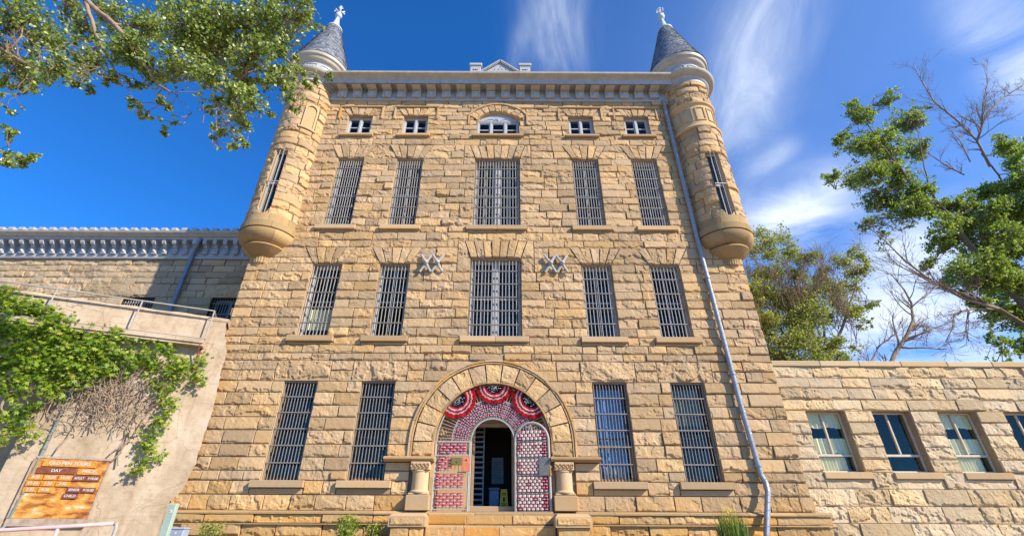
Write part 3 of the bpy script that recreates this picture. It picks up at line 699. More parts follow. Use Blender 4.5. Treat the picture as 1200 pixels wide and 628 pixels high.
# ------------------------------------------------------------------ cornice
X0, X1 = -8.15, 8.15
cf = MB()
def seams(mb, prof, x0, x1, n, m=0):
    for i in range(n): mb.extx(prof, x0+(x1-x0)*i/n+.003, x0+(x1-x0)*(i+1)/n-.003, m)
seams(cf, [(0, 19.13), (-.12, 19.13), (-.14, 19.20), (-.10, 19.24), (-.10, 19.86), (0, 19.86)], X0, X1, 7)      # frieze
seams(cf, [(0, 19.86), (-.60, 19.86), (-.60, 19.70), (-.66, 19.66), (-.67, 19.84), (-.70, 19.90), (0, 19.90)], X0, X1, 9)
cf.build('cornice', M['painted_metal'], bld)
cr = MB()
seams(cr, [(-.0, 19.902), (-.70, 19.902), (-.74, 19.935), (-.82, 19.97), (-.92, 20.0), (-.95, 20.03), (-.97, 20.11), (-.95, 20.125), (0, 20.125)], X0-.3, X1+.3, 9)
cr.build('cornice_crown', M['crown_metal'], bld)
for i in range(22):
    br = MB(); x = -7.42+.7055*i
    br.bbox((x-.21, -.25, 19.26), (x+.21, -.098, 19.63), .008, 0)
    br.raw([(x-.10, -.252, 19.33), (x+.10, -.252, 19.33), (x+.10, -.252, 19.53), (x-.10, -.252, 19.53), (x, -.36, 19.43)], [(0, 1, 4), (1, 2, 4), (2, 3, 4), (3, 0, 4)])
    br.extx([(-.098, 19.64), (-.56, 19.64), (-.585, 19.68), (-.585, 19.86), (-.098, 19.86)], x-.21, x+.21, 1)
    br.build('bracket', [M['painted_metal'], M['crown_metal']], bld)
# gable with two blocks on the parapet
gb = MB(); gy = .5
gb.prism([(-.95, 20.0), (1.0, 20.0), (1.0, 21.86), (.05, 22.72), (-.95, 21.86)], gy, gy+.5, 0)
for s in (-1, 1):
    a, b = Vector((.05, 0, 22.80)), Vector((.05+s*1.0, 0, 21.90)); d = (b-a).normalized(); n = Vector((-d.z, 0, d.x)) * (1 if s < 0 else -1)
    if n.z < 0: n = -n
    p = [a, b, b+n*.07, a+n*.07]; gb.prism([(q.x, q.z) for q in p], gy-.10, gy+.5, 0)
    for k in range(14): 
        q = a+d*(.08+k*.095); gb.box((q.x-.022, gy-.085, q.z-.10), (q.x+.022, gy-.002, q.z-.04), 0)
for xx in (-1.22, 1.33):
    gb.bbox((xx-.27, gy-.12, 20.0), (xx+.27, gy+.5, 22.30), .01, 0); gb.bbox((xx-.33, gy-.18, 22.30), (xx+.33, gy+.5, 22.50), .03, 0); gb.lathe([(.10, 22.5), (.12, 22.56), (.0, 22.66)], (xx, gy+.1), 12)
    gb.tube([(xx-.13, gy-.13, 22.05), (xx-.06, gy-.13, 21.97), (xx, gy-.13, 22.06), (xx+.06, gy-.13, 21.97), (xx+.13, gy-.13, 22.05)], .016, 6, 1)
for j in range(6):
    for i in range(-4, 5):
        x = .05+i*.19+(j % 2)*.095; z_ = 21.62+j*.17
        if 22.60-abs(x-.05)*.93 > z_+.13: gb.box((x-.018, gy-.006, z_), (x+.018, gy+.01, z_+.10), 1)
gb.build('parapet_gable', [M['white_paint'], M['dark']], bld)
# ------------------------------------------------------------------ turrets
def turret(s):
    t = empty('turret', (0, 0, 0), parent=bld); cx, cy = s*TC[0], TC[1]
    sh = MB(); cm = cyl_map(cx, cy, TR-.03); wa = 0.0; L = math.pi*.98*(TR-.03)
    wb = rect_block(wa-.24, wa+.24, 12.0, 15.25)
    sb = rect_block(wa-.30, wa+.30, 15.25, 15.62)
    zz = [11.92]+split(12.0, 15.25, 9)[1:]
    for i in range(len(zz)-1): course(sh, zz[i], zz[i+1], -L, L, [wb], cm, .04, .07, .45, .95, rough=1.5)
    stone(sh, [(wa-.45, 15.25), (wa+.45, 15.25), (wa+.45, 15.62), (wa-.45, 15.62)], cm, .09, .04)
    course(sh, 15.25, 15.62, -L, L, [rect_block(wa-.45, wa+.45, 15.2, 15.7)], cm, .04, .07, .45, .95, rough=1.5)
    for a, b in ((15.62, 15.98), (15.98, 16.36), (16.36, 16.72)): course(sh, a, b, -L, L, [], cm, .04, .07, .5, 1.0, rough=1.5)
    if s < 0:
        nx_ = R(38)*(TR-.03); nb_ = rect_block(nx_-.30, nx_+.30, 16.72, 18.28)
        for a, b in ((16.72, 17.1), (17.1, 17.5), (17.5, 17.9), (17.9, 18.28)): course(sh, a, b, -L, L, [nb_], cm, .04, .07, .5, 1.0, rough=1.4)
    for a, b in ((18.28, 18.62), (18.62, 18.95), (18.95, 19.3), (19.3, 19.62)): course(sh, a, b, -L, L, [], cm, .04, .075, .5, 1.0, rough=1.7)
    sh.build('shaft', M['stone'], t)
    sc = MB()
    # core, with the window slot left open
    n = 72; g0 = -math.pi/2; hwid = .24/(TR-.03)
    A = [g0+hwid+(2*math.pi-2*hwid)*i/n for i in range(n+1)]
    Rc = TR-.04
    for za, zb_ in ((12.0, 15.25),):
        sc.raw([(cx+Rc*math.cos(g), cy+Rc*math.sin(g), z_) for g in A for z_ in (za, zb_)], [(2*i, 2*i+2, 2*i+3, 2*i+1) for i in range(n)])
    sc.lathe([(Rc, 15.25), (Rc, 19.7)], (cx, cy), 64)
    if s > 0:
        # bands round the panel storey, and the panels
        sc.lathe([(TR-.03, 16.72), (TR+.09, 16.74), (TR+.11, 16.80), (TR+.08, 16.88), (TR+.03, 16.92), (TR+.01, 16.95), (TR+.01, 18.10), (TR+.05, 18.14), (TR+.10, 18.18), (TR+.12, 18.26), (TR-.02, 18.29)], (cx, cy), 64)
        for k in range(-3, 4):
            gc = -math.pi/2+R(30)*k+0
            # raised frames of the panels, and one rough strip between
            for (d0, d1, z0, z1) in ((-.20, -.15, 17.15, 17.95), (.15, .20, 17.15, 17.95), (-.15, .15, 17.15, 17.20), (-.15, .15, 17.90, 17.95)):
                m_ = 5; V = []; F = []
                for i in range(m_+1):
                    g = gc+d0+(d1-d0)*i/m_
                    for rr in (TR+.005, TR+.045):
                        for z_ in (z0, z1): V.append((cx+rr*math.cos(g), cy+rr*math.sin(g), z_))
                for i in range(m_):
                    o = 4*i; F += [(o+2, o+6, o+7, o+3), (o, o+4, o+6, o+2), (o+1, o+3, o+7, o+5)]
                F += [(0, 2, 3, 1), (4*m_, 4*m_+1, 4*m_+3, 4*m_+2)]; sc.raw(V, F)
    else:
        gn = -math.pi/2+R(38)
        def cyp(rr, a_, z_): return (cx+rr*math.cos(gn+a_), TC[1]+rr*math.sin(gn+a_), z_)
        def patch(a0, a1, z0, z1, r_, top=None):
            n_ = 8; V = []; F = []
            for i in range(n_+1):
                a_ = a0+(a1-a0)*i/n_; zt = z1 if top is None else z1+top*math.sqrt(max(0, 1-(2*i/n_-1)**2))
                V += [cyp(TR-.05, a_, z0), cyp(r_, a_, z0), cyp(r_, a_, zt), cyp(TR-.05, a_, zt)]
            for i in range(n_):
                o = 4*i; F += [(o, o+4, o+5, o+1), (o+1, o+5, o+6, o+2), (o+2, o+6, o+7, o+3)]
            sc.raw(V, F+[(0, 1, 2, 3), (4*n_+3, 4*n_+2, 4*n_+1, 4*n_)])
        patch(-.30, .30, 16.73, 18.27, TR-.005); patch(-.36, .36, 16.66, 16.74, TR+.09)
        for sg in (-1, 1): patch(sg*.235-.035, sg*.235+.035, 16.74, 17.86, TR+.06)
        V = []; F = []
        for i in range(13):
            g_ = math.pi*i/12
            for r2 in (.20, .275):
                for rr in (TR-.02, TR+.06): V.append(cyp(rr, -r2*math.cos(g_), 17.86+r2*1.1*math.sin(g_)))
        for i in range(12):
            o = 4*i; F += [(o+1, o+3, o+7, o+5), (o, o+1, o+5, o+4), (o+2, o+6, o+7, o+3)]
        sc.raw(V, F)
    # window reveal
    for sg in (-1, 1):
        g = g0+sg*hwid; di = Vector((math.cos(g), math.sin(g), 0)); 
        sc.raw([(cx+di.x*r_, cy+di.y*r_, z_) for r_ in (TR+.03, TR-.30) for z_ in (12., 15.25)], [(0, 1, 3, 2)])
    fan = lambda z_: [(cx+r_*math.cos(g0+sg*hwid), cy+r_*math.sin(g0+sg*hwid), z_) for r_, sg in ((TR+.03, -1), (TR+.03, 1), (TR-.3, 1), (TR-.3, -1))]
    sc.raw(fan(15.25), [(0, 1, 2, 3)]); sc.raw(fan(12.001), [(0, 1, 2, 3)])
    sc.build('shaft_mouldings', M['ashlar'], t)
    co = MB()
    def seglathe(prof, nseg, off):
        for k in range(nseg): co.lathe(prof, (cx, cy), 10, 2*math.pi*(k+off)/nseg+.004, 2*math.pi*(k+1+off)/nseg-.004)
    seglathe([(.9, 12.0), (TR+.05, 12.0), (TR+.05, 11.665)], 9, .2); seglathe([(TR+.0, 11.66), (TR+.10, 11.655), (TR+.10, 11.40), (TR, 11.396)], 8, .6)
    seglathe([(TR-.0, 11.372), (TR+.05, 11.37), (TR+.085, 11.33), (TR+.08, 11.24), (TR+.03, 11.12), (TR-.06, 11.01), (TR-.17, 10.93), (TR-.27, 10.89), (TR-.36, 10.885)], 6, .1)
    seglathe([(TR-.40, 10.845), (TR-.19, 10.84), (TR-.185, 10.78), (TR-.30, 10.68), (TR-.42, 10.58), (TR-.55, 10.50), (TR-.62, 10.46)], 4, .45)
    co.lathe([(.98, 11.9), (1.0, 11.3), (.7, 10.85), (.4, 10.5)], (cx, cy), 40)
    co.lathe([(.38, 10.46), (.36, 10.22)], (cx, cy), 40)
    for k in range(14):
        g = math.pi+math.pi*k/13; co.tube([(cx+.375*math.cos(g), cy+.375*math.sin(g), 10.45), (cx+.345*math.cos(g), cy+.345*math.sin(g), 10.20)], [.035, .028], 6)
    co.lathe([(.33, 10.20), (.30, 10.17), (.24, 9.95), (.205, 9.80)], (cx, cy), 32)
    co.build('corbel', M['ashlar_orange'], t, smooth=True, sharp=35)
    # slit window
    wn = MB(); Mx = Matrix.Translation((cx, cy, 0)) @ Matrix.Rotation(g0-math.pi/2, 4, 'Z')       # local +y points outward... x across
    def wb_(a, b, m=0): wn.box(a, b, m, M=Mx)
    r_ = TR-.22
    for x0, x1 in ((-.235, -.19), (.19, .235)): wb_((x0, r_, 12.01), (x1, r_+.09, 15.24))
    for z0, z1 in ((12.01, 12.07), (13.55, 13.62), (15.17, 15.24)): wb_((-.19, r_+.005, z0), (.19, r_+.085, z1))
    wb_((-.015, r_+.02, 12.07), (.015, r_+.06, 15.17))
    wf = wn.build('window', M['white_paint'], t)
    pn = MB(); pn.box((-.19, r_+.03, 12.07), (.19, r_+.04, 15.17), M=Mx); pn.build('pane', M['glass'], wf)
    dk = MB(); dk.box((-.24, -.2, 12.0), (.24, -.15, 15.25), M=Mx); dk.box((-.26, -.2, 12.0), (-.245, r_, 15.25), M=Mx); dk.box((.245, -.2, 12.0), (.26, r_, 15.25), M=Mx); dk.build('inner_wall', M['dark'], t)
    bb = MB()
    for k in range(2): x = -.07+.16*k; bb.tube([Mx @ Vector((x, r_+.22, 12.0)), Mx @ Vector((x, r_+.22, 15.25))], .012, 6)
    bb.box((-.235, r_+.2, 13.56), (.235, r_+.235, 13.60), M=Mx)
    bb.build('window_bars', M['bars'], wf)
    # cornice ring, drum, eaves
    cn = MB()
    cn.lathe([(TR+.02, 19.60), (TR+.10, 19.62), (TR+.10, 19.74), (TR+.16, 19.78), (TR+.20, 19.86), (TR+.20, 19.90)], (cx, cy), 80)
    cn.lathe([(TR+.20, 19.90), (TR+.30, 19.93), (TR+.40, 19.98), (TR+.45, 20.04), (TR+.47, 20.11), (TR+.45, 20.128), (TR+.0, 20.15)], (cx, cy), 80, m=1)
    cn.lathe([(TR+.12, 20.14), (TR+.14, 20.22), (TR+.08, 20.26), (TR+.08, 20.86), (TR+.12, 20.90), (TR+.12, 20.95)], (cx, cy), 80, m=2)
    cn.lathe([(TR+.12, 20.95), (TR+.24, 20.99), (TR+.28, 21.04), (TR+.30, 21.12), (TR+.38, 21.16), (TR+.40, 21.22), (TR+.41, 21.32), (TR+.38, 21.35), (TR+.2, 21.37)], (cx, cy), 80, m=1)
    nP = 9
    for k in range(nP):
        gc = 2*math.pi*k/nP+.12*s; Rr = TR+.08
        for (d0, d1, z0, z1) in ((-.26, -.235, 20.36, 20.76), (.235, .26, 20.36, 20.76), (-.235, .235, 20.36, 20.385), (-.235, .235, 20.735, 20.76), (-.12, -.10, 20.46, 20.66), (.10, .12, 20.46, 20.66), (-.03, .03, 20.52, 20.60)):
            V = []; m_ = 4
            for i in range(m_+1):
                g = gc+d0+(d1-d0)*i/m_
                for rr in (Rr-.005, Rr+.03):
                    for z_ in (z0, z1): V.append((cx+rr*math.cos(g), cy+rr*math.sin(g), z_))
            F = []
            for i in range(m_):
                o = 4*i; F += [(o+2, o+6, o+7, o+3), (o, o+4, o+6, o+2), (o+1, o+3, o+7, o+5)]
            F += [(0, 2, 3, 1), (4*m_, 4*m_+1, 4*m_+3, 4*m_+2)]; cn.raw(V, F, 2)
    cn.build('cap_cornice', [M['painted_metal'], M['crown_metal'], M['white_paint']], t, smooth=True, sharp=30)
    # slated cone
    ro = MB(); Zb, Zt, Rb, Rt = 21.36, 25.0, TR+.40, .34; rows = 24
    for j in range(rows):
        t0, t1 = j/rows, (j+1)/rows
        r0 = Rb+(Rt-Rb)*t0**.93; r1 = Rb+(Rt-Rb)*t1**.93; z0, z1 = Zb+(Zt-Zb)*t0, Zb+(Zt-Zb)*t1
        n = max(14, int(2*math.pi*r0/.17)); off = rng.random()
        for i in range(n):
            a, b = 2*math.pi*(i+off+.03)/n, 2*math.pi*(i+off+.97)/n; lift = .030+rng.uniform(0, .016)
            zlo = z0-.02-rng.uniform(0, .012)
            P = [(r0+lift+.006, a, zlo), (r0+lift+.006, b, zlo), (r1+.004, b, z1+.02), (r1+.004, a, z1+.02), (r0-.002, a, zlo), (r0-.002, b, zlo)]
            ro.raw([(cx+r_*math.cos(g), cy+r_*math.sin(g), z_) for r_, g, z_ in P], [(0, 1, 2, 3), (4, 5, 1, 0)])
    ro.lathe([(Rb-.01, Zb), (Rt-.01, Zt)], (cx, cy), 48)
    ro.build('roof', M['slate'], t)
    fi = MB()
    fi.lathe([(Rt-.02, Zt-.04), (Rt+.06, Zt-.02), (Rt+.07, Zt+.04), (Rt, Zt+.08), (.25, Zt+.2), (.16, Zt+.55), (.085, Zt+1.05), (.07, Zt+1.10), (.12, Zt+1.13), (.17, Zt+1.20), (.185, Zt+1.30), (.16, Zt+1.40), (.09, Zt+1.47), (.05, Zt+1.50), (.04, Zt+2.0), (.06, Zt+2.06), (.05, Zt+2.14), (0, Zt+2.20)], (cx, cy), 24)
    # four leafy arms of the finial
    for g in [R(20)+math.pi/2*k for k in range(4)]:
        d = Vector((math.cos(g), math.sin(g), 0)); c = Vector((cx, cy, Zt+1.66))
        fi.tube([c, c+d*.12+Vector((0,0,.02)), c+d*.20+Vector((0,0,.08)), c+d*.24+Vector((0,0,.17))], [.035, .04, .05, .025], 8)
        fi.tube([c+d*.12, c+d*.25+Vector((0,0,-.05)), c+d*.27+Vector((0,0,-.12))], [.03, .04, .02], 8)
        c2 = c+Vector((0,0,.32)); fi.tube([c2, c2+d*.08+Vector((0,0,.02)), c2+d*.11+Vector((0,0,.09))], [.03, .035, .015], 8)
    fi.build('finial', simple('white_finial_paint', (.60,.60,.60), .5, 0, .08, 8, .05, dirt=((.34,.30,.25), .4)), t, smooth=True, sharp=50)
    return t
turret(-1); turret(1)
# ------------------------------------------------------------------ downpipe
dp = MB()
def spiral(mb, pts, r, turn=.22):
    mb.tube(pts, r, 14)
    P = [Vector(p) for p in pts]; L = [0]
    for i in range(len(P)-1): L.append(L[-1]+(P[i+1]-P[i]).length)
    n = int(L[-1]/turn*10); Q = []
    for k in range(n+1):
        d = L[-1]*k/n; i = max(j for j in range(len(L)) if L[j] <= d+1e-9); i = min(i, len(P)-2)
        t = (P[i+1]-P[i]).normalized(); c = P[i]+t*(d-L[i]); a = Vector((1,0,0)); a = (a-t*a.dot(t)).normalized(); b = t.cross(a); g = 2*math.pi*d/turn
        Q.append(c+(a*math.cos(g)+b*math.sin(g))*(r+.002))
    mb.tube(Q, .009, 4, caps=False)
spiral(dp, [(7.80, -.17, 19.12), (7.83, -.17, 11.0), (7.93, -.17, 5.0), (8.02, -.17, 2.95), (8.09, -.20, 2.72), (8.05, -.28, 2.50), (7.46, -.58, 1.1)], .08)
dpo = dp.build('downpipe', M['galv'], bld)
for z_, x_ in ((17.2, 7.81), (13.4, 7.82), (9.6, 7.85), (6.0, 7.91), (3.2, 8.01)):
    bt = MB(); bt.lathe([(.088, z_-.03), (.105, z_-.03), (.105, z_+.03), (.088, z_+.03)], (x_, -.17), 16); bt.box((x_-.12, -.16, z_-.02), (x_+.12, -.02, z_+.02)); bt.build('pipe_strap', M['galv'], dpo)
# ------------------------------------------------------------------ iron wall anchors, two crossed pairs each
for x0 in (-2.86, 1.84):
    a = MB()
    for k in (0, 1):
        cx, cz = x0+.23+.44*k, 10.20; sl = .0
        for s in (-1, 1):
            a.tube([(cx-s*.205, -.13, cz-.37), (cx-s*.10, -.15, cz-.19), (cx, -.17, cz), (cx+s*.10, -.15, cz+.19), (cx+s*.205, -.13, cz+.37)], [.05, .048, .06, .048, .05], 6)
        a.lathe([(0, 0), (.09, .01), (.085, .05), (.04, .09), (0, .10)], (0, 0), 12); V = a.v[-1]; a.v[-1] = np.stack([cx+V[:, 0], -.19-V[:, 2]-.02+0*V[:, 0], cz+V[:, 1]], -1)
        a.tube([(cx, -.19, cz), (cx, .02, cz)], .03, 8)
    a.build('wall_anchor', M['anchor'], bld, smooth=True, sharp=50)
# ------------------------------------------------------------------ entrance arch
ea = MB()
ring(ea, AZ, AR, 2.47, math.pi, 0, 13, plane_map(-.0), .10, .026, 1.1, .014, .3)
for s in (-1, 1): stone(ea, [(min(s*AR, s*2.47), 3.41), (max(s*AR, s*2.47), 3.41), (max(s*AR, s*2.47), AZ), (min(s*AR, s*2.47), AZ)], plane_map(0.), .105, .028)
en = empty('entrance', (0, 0, 0), parent=bld)
ea.build('voussoirs', M['stone'], en)
am = MB()
def arc_strip(mb, r0, r1, y0, y1, a0, a1, n, cz, m=0, gap=0):
    for i in range(n):
        g0, g1 = a0+(a1-a0)*i/n+gap, a0+(a1-a0)*(i+1)/n-gap
        V = []
        for g in (g0, (g0+g1)/2, g1):
            V += [(r*math.cos(g), y, cz+r*math.sin(g)) for r, y in ((r0, y1), (r0, y0), (r1, y0), (r1, y1))]
        F = [(4*j+k, 4*j+4+k, 4*j+4+(k+1) % 4, 4*j+(k+1) % 4) for j in (0, 1) for k in range(4)]+[(0, 1, 2, 3), (11, 10, 9, 8)]
        mb.raw(V, F, m)
arc_strip(am, 2.485, 2.53, -.07, -.001, 0, math.pi, 15, AZ, 0, .002); arc_strip(am, 2.55, 2.61, -.095, -.002, 0, math.pi, 13, AZ, 0, .003)
for s in (-1, 1):
    am.box((min(s*2.485, s*2.53), -.07, 3.41), (max(s*2.485, s*2.53), -.001, AZ)); am.box((min(s*2.55, s*2.61), -.095, 3.41), (max(s*2.55, s*2.61), -.002, AZ))
am.build('arch_moulding', M['stone'], en)
# soffit and jambs of the recess (0..0.8 deep) and its back wall round the doorway
rc = MB(); RD = .80
arc_strip(rc, AR-.012, AR+.05, -.085, RD, 0, math.pi, 13, AZ, 0, .0025)
for s in (-1, 1):
    for (a, b) in ((1.95, 2.4), (2.4, 2.84), (2.84, 3.27)): rc.box((min(s*(AR-.035), s*(AR+.05)), -.02, a+.003), (max(s*(AR-.035), s*(AR+.05)), RD, b-.003))
    rc.box((min(s*(AR-.012), s*(AR+.05)), -.08, 3.41), (max(s*(AR-.012), s*(AR+.05)), RD, AZ-.003))
DW, DT = .66, 4.52
rc.raw([(-1.9, RD-.02, DT), (1.9, RD-.02, DT), (1.9, RD-.02, 5.75), (-1.9, RD-.02, 5.75)], [(0, 1, 2, 3)])
for s in (-1, 1): rc.raw([(s*DW, RD-.02, 1.95), (s*1.9, RD-.02, 1.95), (s*1.9, RD-.02, DT), (s*DW, RD-.02, DT)], [(0, 1, 2, 3)])
rc.build('recess', M['ashlar_orange'], en)
df = MB()
for s in (-1, 1): df.box((min(s*.68, s*.60), RD-.06, 2.06), (max(s*.68, s*.60), RD+.12, DT+.02))
df.box((-.68, RD-.061, DT-.07), (.68, RD+.119, DT+.03))
df.build('door_frame', M['wood_tan'], en)
th = MB(); th.bbox((-.80, .35, 1.95), (.80, RD+.3, 2.10), .015); th.build('threshold', M['ashlar'], en)
# pilasters: plinth, column, carved capital, ledge
for s in (-1, 1):
    pc = MB(); cx = s*2.15
    pc.box((min(s*1.80, s*2.62), .012, 1.96), (max(s*1.80, s*2.62), .07, 3.27))
    pc.bbox((cx-.34, -.30, 1.965), (cx+.34, .05, 2.36), .015); pc.bbox((cx-.30, -.27, 2.36), (cx+.30, .05, 2.42), .02)
    pc.lathe([(.285, 2.42), (.295, 2.45), (.275, 2.48), (.25, 2.50), (.245, 2.98), (.262, 2.99), (.268, 3.01), (.25, 3.03)], (cx, -.02), 36, m=1)
    cp = pc.build('column', [M['ashlar'], M['ashlar']], en, smooth=True, sharp=30)
    kc = MB(); kc.bbox((cx-.29, -.28, 3.03), (cx+.29, .04, 3.27), .02)
    for k in range(5):
        for side in (0, 1):
            for a_ in range(6):
                g = 2*math.pi*a_/6; x = cx-.23+.115*k; z_ = 3.15
                if side == 0: kc.tube([(x+.02*math.cos(g), -.285, z_+.02*math.sin(g)), (x+.048*math.cos(g), -.315, z_+.055*math.sin(g)), (x+.052*math.cos(g+.5), -.285, z_+.075*math.sin(g+.5))], [.010, .018, .008], 5)
    kc.build('carved_capital', M['ashlar'], en)
    lg = MB(); a, b = (min(s*1.76, s*3.27), max(s*1.76, s*3.27))
    lg.raw([(x, y, z_) for x in (a, b) for y, z_ in ((.05, 3.275), (-.24, 3.275), (-.30, 3.31), (-.33, 3.33), (-.33, 3.37), (-.28, 3.405), (.05, 3.405))], [tuple(range(7)), tuple(range(7, 14))[::-1]]+[(i, (i+1) % 7, 7+(i+1) % 7, 7+i) for i in range(7)])
    lg.build('impost_ledge', M['ashlar_orange'], en)
# ------------------------------------------------------------------ iron grille in the arch, with woven ribbons
GY = .10
gr = MB()
arc_strip(gr, .66, .70, GY-.02, GY+.02, 0, math.pi, 24, AZ+.04); arc_strip(gr, 1.73, 1.77, GY-.02, GY+.02, 0, math.pi, 32, AZ+.02)
for i in range(49):
    g = math.pi*i/48; gr.tube([(.69*math.cos(g), GY, AZ+.03+.69*math.sin(g)), (1.74*math.cos(g), GY, AZ+.02+1.74*math.sin(g))], .009, 5)
arc_strip(gr, 1.27, 1.30, GY-.012, GY+.012, 0, math.pi, 24, AZ+.03)
gr.box((-1.86, GY-.02, AZ+.0), (-.66, GY+.02, AZ+.045)); gr.box((.66, GY-.02, AZ+.0), (1.80, GY+.02, AZ+.045))
for s in (-1, 1): gr.tube([(s*.68, GY, 1.96), (s*.68, GY, AZ+.03)], .026, 8); gr.tube([(s*1.75, GY, 1.96), (s*1.75, GY, AZ+.03)], .024, 8)
gro = gr.build('arch_grille', M['rail_grey'], en)
wv = MB()
arcs = [(.79, 0), (.86, 2), (.93, 1), (1.00, 2), (1.07, 0), (1.14, 1), (1.20, 2), (1.25, 0)]
for j in range(7):
    r0 = .77+.072*j; n = 40
    for i in range(n):
        g0, g1 = math.pi*i/n+.012, math.pi*(i+1)/n-.012; o = .014 if (i+j) % 2 else -.014
        seq = (0, 1, 2) if j % 2 else (2, 1, 0)
        for k in range(3):
            ff = (0, .42, .60, 1) if j % 2 else (0, .45, .60, 1); a, b = r0+.060*ff[k], r0+.060*ff[k+1]; gm = (g0+g1)/2
            wv.raw([(r*math.cos(g), GY+yy, AZ+.03+r*math.sin(g)) for g, yy in ((g0, 0), (gm, -o-.012), (g1, 0)) for r in (a, b)], [(0, 1, 3, 2), (2, 3, 5, 4)], seq[k])
wv.build('woven_ribbons', [M['red'], M['white'], M['blue']], gro)
def weave(mb, x0, x1, z0, z1, rows, cols_, y=0., faded=0., side=-1, edge_right=False):
    rh = (z1-z0)/rows; cw = (x1-x0)/cols_
    for j in range(rows):
        sh = .5*(j % 2)
        for i in range(-1, cols_+1):
            a, b = x0+(i+sh)*cw+.011, x0+(i+1+sh)*cw-.011; a, b = max(a, x0), min(b, x1)
            if b-a < .02: continue
            zb_ = z0+j*rh+.009; zt = z0+(j+1)*rh-.009; zm = rng.uniform(-.004, .004)
            pink = rng.random() < faded and not (edge_right and (b > x1-.10 or (a < x0+.04 and rng.random() < .6)))
            for k in range(3):
                fr_ = (0, .28, .44, 1.); c, d = zb_+(zt-zb_)*fr_[k]+zm, zb_+(zt-zb_)*fr_[k+1]+zm; bl_ = .034
                mb.raw([(x, y+yy*side, z_) for x, yy in ((a, .0), ((a*3+b)/4, bl_), ((a+b*3)/4, bl_), (b, 0)) for z_ in (c, d)], [(0, 2, 3, 1), (2, 4, 5, 3), (4, 6, 7, 5)], 3 if pink else (2, 1, 0)[k])
RIB = [M['red'], M['white'], M['blue'], M['pink']]
# left gate: rectangular, fixed shut
g1 = empty('gate', (-1.78, GY-.03, 1.97), parent=en)
gm = MB(); gw, gh = 1.06, 1.90
for x in (0, gw): gm.tube([(x, 0, -.02), (x, 0, gh)], .026, 10)
rails = (0.03, .56, 1.03, 1.50, gh)
for z_ in rails: gm.box((0, -.018, z_-.016), (gw, .018, z_+.016))
for i in range(9): x = .10+.86*i/8; gm.tube([(x, 0, -.06), (x, 0, gh)], .0085, 5)
gm.build('gate_frame', M['rail_grey'], g1)
for a in ((.06, .92, .60, .98, 5, 4), (.10, .93, .08, .47, 5, 4), (.10, .52, 1.08, 1.46, 5, 2), (.12, .96, 1.55, 1.86, 4, 4)):
    wv = MB(); weave(wv, *a, -.012); wv.build('woven_panel', RIB, g1)
lk = MB(); lk.bbox((.50, -.10, 1.22), (.84, -.03, 1.44), .01); lk.bbox((.53, -.115, 1.25), (.62, -.10, 1.41), .004); lk.lathe([(0, 0), (.03, 0), (.03, .02), (0, .02)], (0, 0), 12); Vv = lk.v[-1]; lk.v[-1] = np.stack([.72+Vv[:, 0], -.105-Vv[:, 2], 1.33+Vv[:, 1]], -1)
lk.build('lock_box', M['brass'], g1)
nb_ = MB(); nb_.bbox((.86, -.11, 1.04), (1.10, -.085, 1.45), .006); no = nb_.build('notice_plate', M['orange'], g1)
nb_ = MB(); nb_.tube([(.98, -.118, 1.36), (.98, -.112, 1.36)], .025, 10); nb_.build('hole', M['dark'], no)
# right gate: arched top, standing open towards the viewer
g2 = empty('gate', (.70, GY-.02, 1.90), parent=en, rz=-R(14))
GW, GH = 1.05, 1.98
gm = MB(); gt = MB()
arcp = [(GW/2-GW/2*math.cos(math.pi*i/18), 0, GH+GW/2*1.05*math.sin(math.pi*i/18)) for i in range(19)]
gt.tube([(0, 0, -.02), *arcp, (GW, 0, -.12)], .040, 10)
for i in range(1, 12):
    x = GW*i/12; zt = GH+GW/2*1.05*math.sqrt(max(0, 1-((x-GW/2)/(GW/2))**2)); gt.tube([(x, 0, -.12+.05*(i % 2)), (x, 0, zt)], .009, 5)
for z_ in (.05, .53, 1.02, 1.50, 1.98): gt.box((0, -.018, z_-.018), (GW, .018, z_+.018))
gt.build('gate_frame', M['rail_grey'], g2)
for z0, z1, n in ((.08, .50, 5), (.56, .98, 5), (1.05, 1.47, 5), (1.53, 1.94, 5), (2.01, 2.30, 3)):
    wv = MB(); weave(wv, .07, GW-.07, z0, z1, n, 7, -.012, faded=.95, edge_right=True); wv.build('woven_panel', RIB, g2)
lk = MB(); lk.box((GW-.30, -.07, 1.0), (GW+.0, -.035, 1.48)); lk.build('lock_plate', simple('tarnished_lock_steel', (.25,.225,.18), .5, .3, .2, 20), g2)
lk = MB(); lk.tube([(GW+.02, -.03, 1.0), (GW+.02, -.03, 1.26)], .045, 8); lk.build('hinge_sleeve', M['wood_orange'], g2)
# interior seen through the doorway
bp_ = at(583, 540, 3.58)
st = MB()
for k in range(17): z_ = 2.15+.165*k; st.box((-.98, 1.9+.0*k, z_), (-.36, 2.2, z_+.05)); 
st.box((-1.02, 1.88, 2.0), (-.97, 2.22, 5.2)); st.box((-.37, 1.88, 2.0), (-.33, 2.22, 5.2))
st.build('interior_slat_screen', M['paper'], en)
